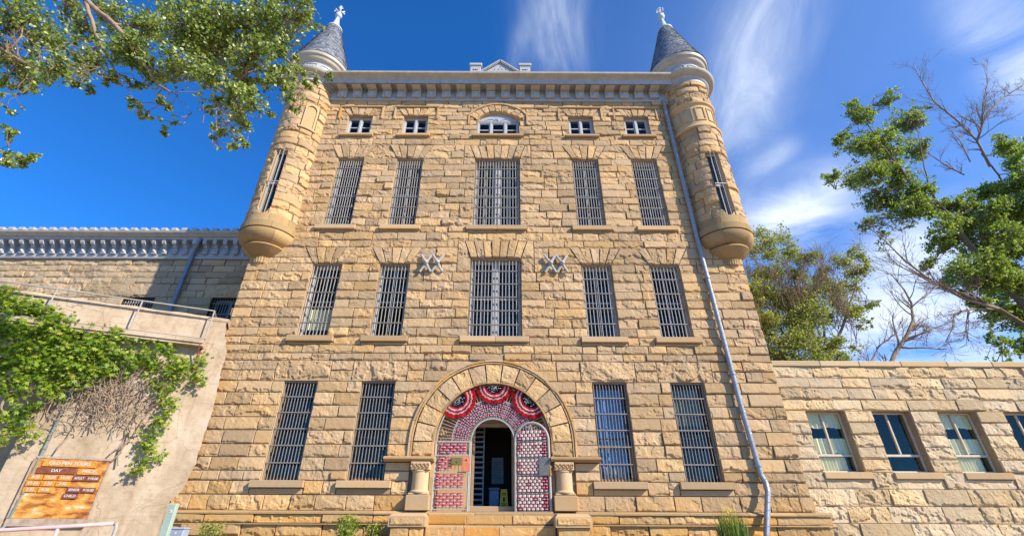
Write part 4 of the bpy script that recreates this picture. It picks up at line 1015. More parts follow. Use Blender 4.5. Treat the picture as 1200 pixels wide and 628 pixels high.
# ================================================================== steps and pedestals
stp = empty('entrance_steps', (0, -.5, 1.0), 'broad sandstone steps with a squat capped pedestal at each end, below the open arched doorway', 'steps')
sb = MB()
for k, (yf, yb, z0, z1) in enumerate(((-.62, .85, 1.60, 1.90), (-1.02, -.2, 1.30, 1.60), (-1.42, -.4, .95, 1.30))):
    x = -1.76
    while x < 1.75:
        n = min(1.76, x+rng.uniform(1.0, 1.4)); n = 1.76 if 1.76-n < .4 else n
        sb.bbox((x+.004, yf, z0+.002), (n-.004, yb, z1), .02); x = n
sb.box((-1.74, -.55, 1.2), (1.74, .9, 1.94)); 
fl = sb.build('steps', M['ashlar_orange'], stp, M=Matrix.Translation((0, .5, -1.0)))
sr = MB()
for z0, z1, y0 in ((1.62, 1.86, -.62), (1.32, 1.57, -1.02)): course(sr, z0, z1, -1.74, 1.74, [], plane_map(y0+.002), .03, .02, .9, 1.4, warm=.3, rough=.5)
sr.build('step_riser', M['stone'], stp, M=Matrix.Translation((0, .5, -1.0)))
for s in (-1, 1):
    pd = MB(); a, b = sorted((s*1.78, s*2.62)); yf = -1.25
    pd.raw([(a-.06, yf-.10, 1.80), (b+.06, yf-.10, 1.80), (b+.06, .0, 1.80), (a-.06, .0, 1.80), (a+.02, yf+.05, 1.88), (b-.02, yf+.05, 1.88), (b-.02, 0, 1.88), (a+.02, 0, 1.88)], [(0, 1, 5, 4), (1, 2, 6, 5), (3, 0, 4, 7), (4, 5, 6, 7), (0, 3, 2, 1)])
    pd.box((a-.06, yf-.10, 1.56), (b+.06, -.0, 1.799)); pd.box((a+.0, yf, .9), (b, -.01, 1.56))
    po = pd.build('pedestal', M['ashlar'], stp, M=Matrix.Translation((0, .5, -1.0)))
    pr = MB(); stone(pr, [(a-.02, 1.60), (b+.02, 1.60), (b+.02, 1.78), (a-.02, 1.78)], plane_map(yf-.11), .03, .02)
    mpx = gen_map((a if s > 0 else b, 0), (0, 1), (-1, 0) if s > 0 else (1, 0))
    course(pr, 1.0, 1.56, a, b, [], plane_map(yf-.012), .03, .05, .4, .8, warm=.3)
    pr.build('pedestal_rock_face', M['stone'], po)
# ------------------------------------------------------------------ bunting: pleated half-round flags
def bunting(cx, cz, rot, Rf, label):
    o = empty('flag_bunting', (cx, GY-.05, cz), label, 'bunting', 'pleated flag fans in the entrance arch'); o.rotation_euler = (0, rot, 0)
    n = 84; ringsr = [0.02, .10, .20, .30, .40, .46, .55, .64, .73, .82, .91, 1.0]; cols_ = [2, 2, 2, 2, 2, 0, 1, 0, 1, 0, 1]
    ringsr = [.02, .15, .30, .44, .53, .62, .71, .80, .90, 1.0]; cm = [2, 2, 2, 0, 1, 0, 1, 0, 0]
    ringsr = [.02, .22, .44, .54, .62, .73, .80, .90, 1.0]; cm = [2, 2, 0, 1, 0, 1, 0, 0]
    mb = MB(); V = []
    for j, rr in enumerate(ringsr):
        for i in range(n+1):
            g = math.pi+math.pi*i/n; pl = .022*rr*(1 if i % 2 else -1)+.02*math.sin(i*.37)*rr; r_ = Rf*rr*(1+.03*math.sin(i*.8)*rr)
            V.append((r_*math.cos(g), pl-.05*math.sin(math.pi*rr)*.6, r_*math.sin(g)*.92))
    for j in range(len(cm)):
        for i in range(n): k = j*(n+1)+i; mb.raw([V[k], V[k+1], V[k+n+2], V[k+n+1]], [(0, 1, 2, 3)], cm[j])
    # stars on the blue centre
    for k in range(34):
        g = math.pi+math.pi*rng.uniform(.06, .94); r_ = Rf*rng.uniform(.08, .38); x, z_ = r_*math.cos(g), r_*math.sin(g)*.92
        P = []
        for q in range(10): rr = .014 if q % 2 == 0 else .006; a_ = math.pi/2+q*math.pi/5; P.append((x+rr*math.cos(a_), -.075, z_+rr*math.sin(a_)))
        mb.raw(P, [tuple(range(10))], 1)
    mb.build('pleated_cloth', [M['red'], M['white'], M['navy']], o)
bunting(.02, 5.60, 0, .60, 'pleated stars and stripes fan hanging under the crown of the entrance arch, middle one')
bunting(-1.17, 5.17, R(-42), .62, 'pleated stars and stripes fan hanging along the left shoulder of the entrance arch')
bunting(1.20, 5.17, R(42), .62, 'pleated stars and stripes fan along the right shoulder of the entrance arch above the gate')
# things inside the doorway
p = at(590.5, 592, 1.6); zf = 2.0
o = empty('wet_floor_sign', (p.x, 1.6, zf), 'yellow folding wet floor sign standing just inside the dark doorway', 'floor sign')
for s in (-1, 1):
    b = MB(); b.raw([(-.15, s*.16-.008, 0), (.15, s*.16-.008, 0), (.10, -.008, .64), (-.10, -.008, .64), (-.15, s*.16+.008, 0), (.15, s*.16+.008, 0), (.10, .008, .64), (-.10, .008, .64)], [(0, 1, 2, 3), (7, 6, 5, 4), (0, 4, 5, 1), (1, 5, 6, 2), (2, 6, 7, 3), (3, 7, 4, 0)])
    b.build('panel', M['yellow'], o)
b = MB(); 
for (x0, x1, z0, z1) in ((-.07, .07, .50, .525), (-.06, .06, .46, .475), (-.03, .03, .27, .40), (-.08, .08, .20, .215), (-.07, .07, .16, .175)):
    f = lambda z_: -.165*(1-z_/.64)-.012
    b.raw([(x0, f(z0), z0), (x1, f(z0), z0), (x1, f(z1), z1), (x0, f(z1), z1)], [(0, 1, 2, 3)])
b.build('printed_marks', M['dark'], o)
p = at(579, 592, 1.9); o = empty('waste_bin', (p.x, 1.95, zf), 'blue grey plastic bin behind the yellow floor sign inside the doorway', 'bin')
b = MB(); b.bbox((-.17, -.15, 0), (.17, .15, .62), .03); b.build('bin_body', M['bin'], o); b = MB(); b.bbox((-.19, -.17, .62), (.19, .17, .70), .03); b.build('lid', M['bin'], o)
p = at(583, 551, 3.5); b = MB(); b.box((-.22, -.01, -.45), (.22, .01, .45), 0); 
for k in range(7): b.box((-.16, -.014, .28-.09*k), (.16-.04*(k % 3), -.011, .30-.09*k), 1)
tag(b.build('wall_poster', [M['paper'], M['bin']], M=Matrix.Translation((p.x, 3.55, p.z))), 'tall pale printed poster on the back wall seen through the dark doorway', 'poster')
# ================================================================== RIGHT WING
WY = .12; WX0, WX1 = 9.42, 21.6; WT = 6.34
wing = empty('side_wing', (WX0, WY, 1.0), 'low pale pinkish stone wing with curtained windows, right of the tall block', 'building')
WM = Matrix.Translation((-WX0, -WY, -1.0))
wop = [(10.10+2.13*i, 11.36+2.13*i, 3.06, 4.88) for i in range(5)]
wsl = [(a-.02, b+.17, 2.60, 3.06) for a, b, _, _ in wop]
ww = MB(); wpm = plane_map(WY)
blk = [rect_block(*q) for q in wop]+[rect_block(*q) for q in wsl]
wb_ = [(.95, 1.32), (1.32, 1.70), (1.70, 2.14), (2.14, 2.60), (2.60, 3.06)]+band(3.06, 4.88, 5, .06)+band(4.88, WT, 4, .08)
for a, b in wb_: course(ww, a, b, WX0, WX1, blk, wpm, .026, .070, .75, 1.6, rough=1.4, lip=.9, vary=.2, gap=.008)
for a, b, c, d in wsl: stone(ww, [(a, c), (b, c), (b, d-.19), (a, d-.19)], wpm, .03, .04)
ww.build('wall', M['stone_pink'], wing, M=WM)
b2 = MB(); backing(b2, [WX0, WX1]+[h[k] for h in wop for k in (0, 1)], [.5, WT]+[h[k] for h in wop for k in (2, 3)], wop, WY)
b2.build('joint_backing', simple('pale_lime_mortar', (.34,.27,.19), .95, bmp=.4, scale=12), wing, M=WM); b2 = MB(); b2.raw([(WX1, WY, .5), (WX1, WY+9, .5), (WX1, WY+9, WT), (WX1, WY, WT)], [(0, 1, 2, 3)]); b2.raw([(WX0, WY+9, .5), (WX1, WY+9, .5), (WX1, WY+9, WT), (WX0, WY+9, WT)], [(0, 1, 2, 3)])
b2.build('mortar_backing', M['mortar'], wing, M=WM)
cp = MB(); x = WX0
while x < WX1:
    n = min(WX1+.05, x+rng.uniform(1.1, 1.7)); cp.bbox((x+.003, WY-.10, WT), (n-.003, WY+.5, WT+.19), .02); x = n
cp.build('coping', M['stone_pink'], wing, M=WM)
rf = MB(); rf.box((WX0, WY+.3, WT-.05), (WX1, WY+9, WT+.02)); rf.build('roof', M['roof'], wing, M=WM)
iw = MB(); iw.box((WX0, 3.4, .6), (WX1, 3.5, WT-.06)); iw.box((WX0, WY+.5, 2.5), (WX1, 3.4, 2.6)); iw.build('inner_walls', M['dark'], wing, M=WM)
for i, (a, b, c, d) in enumerate(wop):
    t = empty('window', ((a+b)/2-WX0, 0, c-1.0), parent=wing); hw = (b-a)/2; h_ = d-c
    rv = MB(); rv.box((-hw-.05, .003, -.05), (-hw, .45, h_)); rv.box((hw, .003, -.05), (hw+.05, .45, h_)); rv.box((-hw-.05, .002, h_), (hw+.05, .45, h_+.05)); rv.build('reveal', M['wood_tan'], t)
    f = MB(); yf = .20; e = .055
    f.bbox((-hw, yf, 0), (-hw+e, yf+.08, h_)); f.bbox((hw-e, yf, 0), (hw, yf+.08, h_)); f.bbox((-hw, yf+.002, h_-e), (hw, yf+.078, h_)); f.bbox((-hw, yf+.002, 0), (hw, yf+.078, e)); zt = .50
    f.bbox((-hw+e, yf-.01, zt-.035), (hw-e, yf+.075, zt+.035)); f.bbox((-.03, yf-.005, zt+.035), (.03, yf+.07, h_-e))
    f.build('frame', M['wood_cream'], t)
    pn = MB()
    for (p, q, r_, s_) in ((-hw+e, -.03, zt+.03, h_-e), (.03, hw-e, zt+.03, h_-e), (-hw+e, hw-e, e, zt-.03)): pn.raw([(p, yf+.04, r_), (q, yf+.04, r_), (q, yf+.04, s_), (p, yf+.04, s_)], [(0, 1, 2, 3)])
    pn.build('pane', M['glass'], t)
    if i in (0, 2):
        for za, zb_, ov in ((h_-.48, h_-.04, .02), (.56, 1.02, .0), (.06, .46, .0)):
            c_ = MB(); n = 60; x1 = hw-.06 if za > .1 else hw-.26
            P = [(-hw+.06+(x1+hw-.06)*k/n, yf+.10+.03*math.sin(k*.9+.8*math.sin(k*.21))) for k in range(n+1)]
            c_.raw([(x, y, zz+(.0 if zz > za+.01 else .02*math.sin(x*9))) for x, y in P for zz in (za, zb_)], [(2*k, 2*k+2, 2*k+3, 2*k+1) for k in range(n)]); c_.build('curtain', M['cream_cloth'], t, smooth=True)
    sl = MB(); sl.bbox((-hw-.03, -.10, -.19), (hw+.17, yf-.002, -.004), .012); sl.build('sill', M['ashlar'], t)
# ================================================================== LEFT WING
LY = 3.0; LX0, LX1 = -27.0, -9.42; LT = 12.10
lw = empty('cell_block_wing', (LX1, LY, 1.0), 'long set-back stone wing with a grey ornamental metal cornice, left of the tall block', 'building')
LM = Matrix.Translation((-LX1, -LY, -1.0))
lop = [(-16.30, -14.92, 7.2, 10.20), (-12.42, -11.04, 7.2, 10.20), (-20.2, -18.82, 7.2, 10.20), (-24.1, -22.7, 7.2, 10.20)]
llt = [(a-.45, b+.45, 10.20, 10.86) for a, b, _, _ in lop]
lwm = MB(); lpm = plane_map(LY); blk = [rect_block(*q) for q in lop]+[rect_block(*q) for q in llt]+[rect_block(-19.6+1.4, -19.6+3.6, 10.20, 10.86)]
for a, b in band(1.0, 7.2, 16)+band(7.2, 10.20, 8)+band(10.20, 10.86, 2)+band(10.86, LT, 4): course(lwm, a, b, LX0, LX1, blk, lpm, .06 if a > 7 else .15, .05, .5, 1.15)
for a, b, c, d in llt+[(-18.2, -16.0, 10.20, 10.86)]:
    if b < LX1: stone(lwm, [(a, c), (b, c), (b, d), (a, d)], lpm, .09, .05, rough=1.4)
lwm.build('wall', M['stone_wing'], lw, M=LM)
b2 = MB(); backing(b2, [LX0, LX1]+[h[k] for h in lop for k in (0, 1)], [.5, 13.0]+[h[k] for h in lop for k in (2, 3)], lop, LY); b2.raw([(LX0, LY, .5), (LX0, 16, .5), (LX0, 16, 13), (LX0, LY, 13)], [(0, 1, 2, 3)]); b2.build('mortar_backing', M['mortar'], lw, M=LM)
for a, b, c, d in lop:
    t = empty('window', ((a+b)/2-LX1, 0, c-1.0), parent=lw); hw = (b-a)/2; h_ = d-c
    f = MB(); 
    for x in (-hw, -.03, hw-.07): f.box((x, .30, 0), (x+.07, .38, h_))
    f.box((-hw, .301, h_-.07), (hw, .379, h_)); f.box((-hw, .301, 1.4), (hw, .379, 1.47)); f.build('frame', M['white_paint'], t)
    pn = MB(); pn.raw([(-hw, .34, 0), (hw, .34, 0), (hw, .34, h_), (-hw, .34, h_)], [(0, 1, 2, 3)]); pn.build('pane', M['glass'], t)
    bb = MB()
    for k in range(12): x = -hw+.06+(2*hw-.12)*k/11; bb.tube([(x, .1, 0), (x, .1, h_)], .015, 5)
    for k in range(6): bb.box((-hw, .07, .25+.5*k), (hw, .13, .28+.5*k))
    bb.build('bars', M['bars_dark'], t)
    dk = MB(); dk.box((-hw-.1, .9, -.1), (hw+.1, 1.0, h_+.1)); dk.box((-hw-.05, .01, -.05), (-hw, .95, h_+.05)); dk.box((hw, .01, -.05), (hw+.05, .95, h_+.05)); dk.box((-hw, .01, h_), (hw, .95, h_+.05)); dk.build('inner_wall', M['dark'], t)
cm = MB(); xs0, xs1 = LX0, LX1-.02
seams(cm, [(LY, LT), (LY-.14, LT), (LY-.17, LT+.07), (LY-.12, LT+.12), (LY-.12, LT+.80), (LY, LT+.80)], xs0, xs1, 7)
seams(cm, [(LY, LT+.80), (LY-.50, LT+.80), (LY-.54, LT+.84), (LY-.54, LT+.90), (LY, LT+.90)], xs0, xs1, 9)
cm.build('cornice', M['painted_metal'], lw, M=LM)
cm = MB(); seams(cm, [(LY, LT+.902), (LY-.60, LT+.902), (LY-.64, LT+.96), (LY-.74, LT+1.04), (LY-.77, LT+1.12), (LY, LT+1.12)], xs0, xs1, 9); cm.build('cornice_crown', M['crown_metal'], lw, M=LM)
n = int((xs1-xs0)/.465)
for i in range(n):
    x = xs1-.2-.465*i; bb = MB()
    bb.bbox((x-.10, LY-.26, LT+.20), (x+.10, LY-.118, LT+.46), .01); bb.extx([(LY-.118, LT+.46), (LY-.30, LT+.48), (LY-.34, LT+.56), (LY-.46, LT+.60), (LY-.50, LT+.68), (LY-.50, LT+.798), (LY-.118, LT+.798)], x-.085, x+.085)
    bb.raw([(x-.06, LY-.262, LT+.26), (x+.06, LY-.262, LT+.26), (x+.06, LY-.262, LT+.40), (x-.06, LY-.262, LT+.40), (x, LY-.33, LT+.33)], [(0, 1, 4), (1, 2, 4), (2, 3, 4), (3, 0, 4)])
    bb.build('bracket', M['painted_metal'], lw, M=LM)
cm = MB(); cm.box((xs0, LY-.66, LT+1.122), (xs1, LY-.58, LT+1.17))
for i in range(n): x = xs1-.2-.465*i; cm.bbox((x-.13, LY-.78, LT+1.12), (x+.13, LY-.56, LT+1.27), .015)
cm.build('cresting', M['white_paint'], lw, M=LM)
rf = MB(); rf.box((LX0, LY+.1, 12.9), (LX1, 16, 13.1)); rf.build('roof', M['roof'], lw, M=LM)
dp = MB(); spiral(dp, [(-13.55, LY-.55, LT+.86), (-13.62, LY-.50, LT+.62), (-13.88, LY-.20, LT+.12), (-13.90, LY-.20, 11.6), (-13.90, LY-.20, 5.0)], .085); dp.build('downpipe', M['galv_dark'], lw, M=LM)
# ================================================================== CONCRETE WALL
CO = Vector((-9.15, -.30, 0)); CD = Vector((-.9259, -.3778, 0)); CN = Vector((.3778, -.9259, 0))      # along the wall to the left, and out of it
def cw(a, o, z_): p = CO+CD*a+CN*o; return (p.x, p.y, z_)
cwt = empty('concrete_wall', (CO.x, CO.y, .9), 'tall stained pale concrete wall with a narrow railed ledge, half covered in creeper', 'wall')
KM = Matrix.Translation((-CO.x, -CO.y, -.9))
def wbox(mb, a0, a1, o0, o1, z0, z1, m=0):
    mb.raw([cw(a0, o0, z0), cw(a1, o0, z0), cw(a1, o1, z0), cw(a0, o1, z0), cw(a0, o0, z1), cw(a1, o0, z1), cw(a1, o1, z1), cw(a0, o1, z1)], [(0, 1, 2, 3), (7, 6, 5, 4), (4, 5, 1, 0), (5, 6, 2, 1), (6, 7, 3, 2), (7, 4, 0, 3)], m)
c = MB()
# face as a lightly uneven sheet whose right edge is ragged where the render laps over the stone
na_, nz_ = 60, 80; V = []
for j in range(nz_+1):
    z_ = .5+(7.62-.5)*j/nz_
    edge = .05*(vn(np.array([z_*4.1]), np.array([2.0]))[0]-.5)+.04*(vn(np.array([z_*13.]), np.array([5.0]))[0]-.5)-float(np.interp(z_, [1.9, 2.15, 2.5, 3.2, 5, 6.6, 7.4], [-.13, -.03, .19, .29, .27, .15, -.09]))
    for i in range(na_+1):
        a_ = edge+(4.05-edge)*i/na_; o_ = .012*(fbm(np.array([a_*1.3]), np.array([z_*1.3]), 3)[0]-.5)*2
        V.append(cw(a_, .13+o_, z_))
I = np.arange((na_+1)*(nz_+1)).reshape(nz_+1, na_+1); c.arr(np.array(V), np.stack([I[:-1,:-1], I[1:,:-1], I[1:,1:], I[:-1,1:]], -1).reshape(-1, 4))
wbox(c, .12, 4.05, -.45, .10, .5, 7.6)
# rounded coping
V = []; prof = [(.13, 7.60), (.15, 7.62), (.145, 7.70), (.10, 7.755), (.0, 7.78), (-.30, 7.78), (-.45, 7.74), (-.45, 7.55)]
n = 60
for i in range(n+1):
    a_ = .06+8.0*i/n; dz = .012*math.sin(a_*5)+.02*(vn(np.array([a_*2.2]), np.array([7.]))[0]-.5)
    V += [cw(a_, o, z_+dz) for o, z_ in prof]
k = len(prof); c.raw(V, [(i*k+j, i*k+j+1, (i+1)*k+j+1, (i+1)*k+j) for i in range(n) for j in range(k-1)]+[tuple(range(k))[::-1]])
wbox(c, 4.05, 8.0, -.45, .128, 5.9, 7.6)           # upper part running on to the left
wbox(c, 4.05, 8.0, -1.1, -.75, .5, 5.9)             # set-back lower part
wbox(c, 4.049, 4.05, -1.1, .12, .5, 5.9)
c.build('wall_face', M['concrete'], cwt, smooth=False, M=KM)
l = MB(); wbox(l, .50, 8.0, .12, .50, 6.70, 6.83); wbox(l, .50, 8.0, .12, .45, 6.62, 6.699)
l.build('ledge', M['concrete'], cwt, M=KM)
ra = MB(); rz_ = 7.86
ra.tube([cw(.50, .42, rz_), cw(8.0, .42, rz_)], .024, 8); ra.tube([cw(.50, .42, 6.84), cw(.50, .42, rz_)], .022, 8); ra.tube([cw(2.55, .42, 6.84), cw(2.55, .42, rz_)], .022, 8); ra.tube([cw(4.75, .42, 6.84), cw(4.75, .42, rz_)], .022, 8); ra.tube([cw(.50, .42, rz_), cw(.50, -.05, rz_-.05)], .02, 8); ra.tube([cw(.45, .47, 6.86), cw(8, .47, 6.86)], .016, 6)
ra.build('railing', M['rail_grey'], cwt, M=KM)
bk_ = MB(); wbox(bk_, .55, .60, .13, .16, 5.75, 6.62); bk_.tube([cw(.575, .145, 5.8), cw(.575, .46, 6.64)], .02, 6); bk_.build('ledge_bracket', M['rust_dark'], cwt, M=KM)
# conduit down the wall
cd = MB(); cd.tube([cw(3.35, .19, 5.6), cw(3.37, .19, 2.2), cw(3.40, .20, 1.55), cw(3.50, .34, 1.35), cw(3.6, .40, .9)], .038, 10)
for z_ in (4.9, 3.4, 2.3): cd.tube([cw(3.36, .19, z_-.04), cw(3.36, .19, z_+.04)], .052, 10)
tag(cd.build('conduit_pipe', M['conduit']), 'thin grey green conduit pipe running down the concrete wall left of the rusty price board', 'pipe')
# ================================================================== PRICE BOARD
def text_mesh(body, size, name):
    cu = bpy.data.curves.new(name, 'FONT'); cu.body = body; cu.size = size; cu.align_x = 'CENTER'; cu.align_y = 'CENTER'; cu.extrude = .003; cu.offset = size*.018; cu.shear = 0.
    ob = bpy.data.objects.new(name, cu); COL.objects.link(ob); bpy.context.view_layer.update()
    me = bpy.data.meshes.new_from_object(ob.evaluated_get(bpy.context.evaluated_depsgraph_get())); bpy.data.objects.remove(ob); bpy.data.curves.remove(cu); return me
BX, BW, BZ0, BZ1 = 1.80, 1.62, 1.70, 3.12
bc = CO+CD*(BX+BW/2)
board = empty('price_board', (bc.x+CN.x*.20, bc.y+CN.y*.20, BZ0-.18), 'rusted orange steel tour price board in a grey plank frame, fixed to the concrete wall', 'sign')
board.rotation_euler = (0, 0, math.atan2(-CD.y, -CD.x))
hb = BZ1-BZ0; W2 = BW/2
b = MB(); b.box((-W2, -.012, .18), (W2, .012, .18+hb)); b.build('rusted_sheet', M['rust'], board)
b = MB(); b.bbox((-W2-.03, -.04, .0), (W2+.03, .03, .175), .012); b.bbox((-W2-.02, -.03, .18+hb), (W2+.02, .03, .18+hb+.06), .01); b.bbox((-W2-.045, -.025, .18), (-W2-.005, .03, .18+hb), .008); b.bbox((W2+.005, -.025, .18), (W2+.03, .03, .18+hb), .008); b.box((-W2, .03, .1), (-W2+.08, .09, hb)); b.box((W2-.08, .03, .1), (W2, .09, hb)); b.build('plank_frame', M['plank'], board)
def slat(x0, x1, v0, v1, mt, txt=None, size=.1):
    z1, z0 = .18+hb*(1-v0), .18+hb*(1-v1); o = MB(); o.bbox((x0, -.045, z0), (x1, -.013, z1), .004); so = o.build('name_slat', M[mt], board)
    if txt:
        me = text_mesh(txt, size, 'lettering'); me.materials.append(M['letter']); t = bpy.data.objects.new('lettering', me); COL.objects.link(t); t.parent = so
        wd = max(v.co.x for v in me.vertices)-min(v.co.x for v in me.vertices); k = min(1.35, (x1-x0)*.86/wd)
        t.location = ((x0+x1)/2, -.050, (z0+z1)/2); t.rotation_euler = (R(90), 0, 0); t.scale = (min(k, 1.1)*.9, .88, 1)
slat(-.62, .56, .015, .13, 'rust_mid', 'OLD PEN TOURS', .135)
slat(-.68, .16, .15, .255, 'rust_dark', 'DAY', .11); slat(.20, .75, .15, .255, 'rust_mid', 'PRICES', .11)
for j, row in enumerate((('8:30', '10:30', '11:30'), ('12:30', '1:30', '2:30'), ('3:30', '4:30'))):
    for i, tx in enumerate(row): slat(-.78+.315*i, -.485+.315*i, .275+.105*j, .365+.105*j, 'rust_mid', tx, .10)
slat(.16, .45, .275, .365, 'rust_dark', 'ADULT', .095); slat(.46, .76, .275, .365, 'rust_dark', '$10.00', .095)
slat(.14, .45, .475, .565, 'rust_dark', 'SENIOR', .095); slat(.46, .76, .475, .565, 'rust_dark', '$10.00', .095); slat(.10, .42, .58, .67, 'rust_dark', 'CHILD', .095)
# ================================================================== LEAVES, TWIGS
def rotm(n):
    """n random orthonormal frames"""
    q = nr.normal(size=(n, 4)); q /= np.linalg.norm(q, axis=1)[:, None]; a, b, c, d = q.T
    return np.stack([np.stack([1-2*(c*c+d*d), 2*(b*c-a*d), 2*(b*d+a*c)], -1), np.stack([2*(b*c+a*d), 1-2*(b*b+d*d), 2*(c*d-a*b)], -1), np.stack([2*(b*d-a*c), 2*(c*d+a*b), 1-2*(b*b+c*c)], -1)], 1)
LEAF = np.array([(0, 0, 0), (.42, .32, .10), (.30, .72, .08), (0, 1.05, -.04), (-.30, .72, .08), (-.42, .32, .10)])
LF = [(0, 1, 2, 3), (0, 3, 4, 5)]
def leaves(name, pts, size, m, parent=None, M_=None, shape=LEAF, faces=LF, var=.35, face_dir=None, tint=None):
    n = len(pts); Rm = rotm(n)
    if face_dir is not None:       # leaves lie roughly across this direction and hang
        d = np.array(face_dir)[None]+nr.normal(size=(n, 3))*.55; d /= np.linalg.norm(d, axis=1)[:, None]
        dn = np.array([0, 0, -1.])[None]+nr.normal(size=(n, 3))*.7; y = dn-(dn*d).sum(1)[:, None]*d; y /= np.linalg.norm(y, axis=1)[:, None]; x = np.cross(y, d); Rm = np.stack([x, y, d], -1)
    sc = size*(1+nr.uniform(-var, var, n)); V = np.einsum('nij,kj->nki', Rm, shape)*sc[:, None, None]+pts[:, None]
    k = len(shape); V = V.reshape(-1, 3).astype(np.float32); F = np.array(faces); fl = F.shape[1]
    Q = (np.arange(n)[:, None, None]*k+F[None]).reshape(-1, fl)
    me = bpy.data.meshes.new(name); me.vertices.add(len(V)); me.vertices.foreach_set('co', V.ravel()); me.loops.add(Q.size); me.loops.foreach_set('vertex_index', Q.ravel().astype(np.int32))
    me.polygons.add(len(Q)); me.polygons.foreach_set('loop_start', (np.arange(len(Q))*fl).astype(np.int32)); me.materials.append(m); me.update(calc_edges=True)
    t = nr.random(n) if tint is None else tint; r3 = np.repeat(np.stack([t, nr.random(n), nr.random(n)], -1), len(F), 0)
    a = me.attributes.new('rnd', 'FLOAT_VECTOR', 'FACE'); a.data.foreach_set('vector', r3.astype(np.float32).ravel())
    o = bpy.data.objects.new(name, me); COL.objects.link(o)
    if parent: o.parent = parent
    if M_: o.matrix_local = M_
    return o
def wob(p, q, n, k):
    """a wandering line from p to q"""
    p, q = Vector(p), Vector(q); L = (q-p).length; out = [p]; o = Vector((0, 0, 0))
    for i in range(1, n): 
        o = o*.75+Vector((rng.gauss(0, 1), rng.gauss(0, 1), rng.gauss(0, 1)))*k*L/n; out.append(p.lerp(q, i/n)+o*math.sin(math.pi*i/n)**.5)
    return out+[q]
def bare(mb, p, d, L, r, depth, spread=.5, up=.1, n=5, kids=(3, 5), sides=5, shrink=.62):
    """a bare branch that forks again and again"""
    d = d.normalized(); pts = [p]; c = p; dd = d
    for i in range(n):
        dd = (dd+Vector((rng.gauss(0, .13), rng.gauss(0, .13), rng.gauss(0, .13)+up*.25))).normalized(); c = c+dd*L/n; pts.append(c)
    mb.tube(pts, [max(.007, r*(1-.7*i/n)) for i in range(n+1)], sides, caps=False)
    if depth > 0:
        for k in range(rng.randint(*kids)):
            i = rng.randint(1, n-1) if k else n-1; t = (pts[i+1]-pts[i]).normalized(); s_ = Vector((rng.gauss(0, 1), rng.gauss(0, 1), rng.gauss(0, 1))); s_ = (s_-t*s_.dot(t)).normalized()
            bare(mb, pts[i], t+s_*spread*rng.uniform(.6, 1.4)+Vector((0, 0, up)), L*shrink*rng.uniform(.7, 1.15), r*(1-.75*i/n)*.62, depth-1, spread, up, max(3, n-1), kids, max(3, sides-1), shrink)
def tree(name, label, base, limbs, blobs, leafm, lsize, density, barkm, group=None, twig=.012, y0=None, clump=.30, bare_list=()):
    """limbs: polylines of (x,y,z,r); blobs: (centre, radius) of foliage; twigs grow from the nearest limb into every blob"""
    t = empty(name, base, label, 'tree', group); Mi = Matrix.Translation(-Vector(base)); mb = MB(); P = []
    for lb in limbs:
        pts = [Vector(q[:3]) for q in lb]; rs = [q[3] for q in lb]; fine = []; fr = []
        for i in range(len(pts)-1):
            m_ = 5
            for k in range(m_): fine.append(pts[i].lerp(pts[i+1], k/m_)+Vector((rng.gauss(0, 1), rng.gauss(0, 1), rng.gauss(0, 1)))*rs[i]*.22); fr.append(rs[i]+(rs[i+1]-rs[i])*k/m_)
        fine.append(pts[-1]); fr.append(rs[-1]); mb.tube(fine, fr, 9); P += list(zip(fine, fr))
    trunk = mb; tw = MB(); L = []
    Pa = np.array([tuple(p) for p, _ in P])
    for c_, rad in blobs:
        rad *= rng.uniform(.75, 1.2); ex = (rng.uniform(.7, 1.35), rng.uniform(.7, 1.3), rng.uniform(.6, 1.2)); c_ = Vector(c_); dd = np.linalg.norm(Pa-np.array(c_)[None], axis=1); i = int(np.argmin(dd+np.random.default_rng(int(c_.x*977) % 9999).random(len(dd))*rad*.5)); p0, r0 = P[i]
        rr = min(r0*.6, .02+rad*.035); main = wob(p0, c_, 6, .55); tw.tube(main, [rr*(1-.6*k/6) for k in range(7)], 6, caps=False)
        ns = max(3, int(rad**2*density/55))
        for k in range(ns):
            dr = Vector((rng.gauss(0, 1), rng.gauss(0, 1), rng.gauss(0, .8))).normalized(); e = c_+Vector((dr.x*ex[0], dr.y*ex[1], dr.z*ex[2]))*rad*rng.uniform(.3, 1.0)**.8*(1.35 if rng.random() < .15 else 1)
            s0 = main[rng.randint(2, 6)]; tl = wob(s0, e, 4, .5); tw.tube(tl, [twig, twig*.9, twig*.7, twig*.5, twig*.35], 4, caps=False)
            m_ = rng.randint(10, 60); spw = rng.uniform(.6, 1.3)
            for _ in range(m_):
                q = tl[rng.choice((2, 3, 3, 4, 4, 4))]; sp = min(rad, .9)*clump*spw*(.5+.5*rng.random()); L.append((q.x+rng.gauss(0, 1)*sp*.6, q.y+rng.gauss(0, 1)*sp*.6, q.z+rng.gauss(0, 1)*sp*.5))
    for (p, d, Ln, r_, dep) in bare_list: bare(tw, Vector(p), Vector(d), Ln, r_, dep)
    to = trunk.build('trunk', barkm, t, smooth=True, M=Mi); bo = tw.build('branches', barkm, t, smooth=True, M=Mi)
    if L: leaves('crown', np.array(L), lsize, leafm, t, Mi)
    return t
def px(u, v, y): return tuple(at(u, v, y))
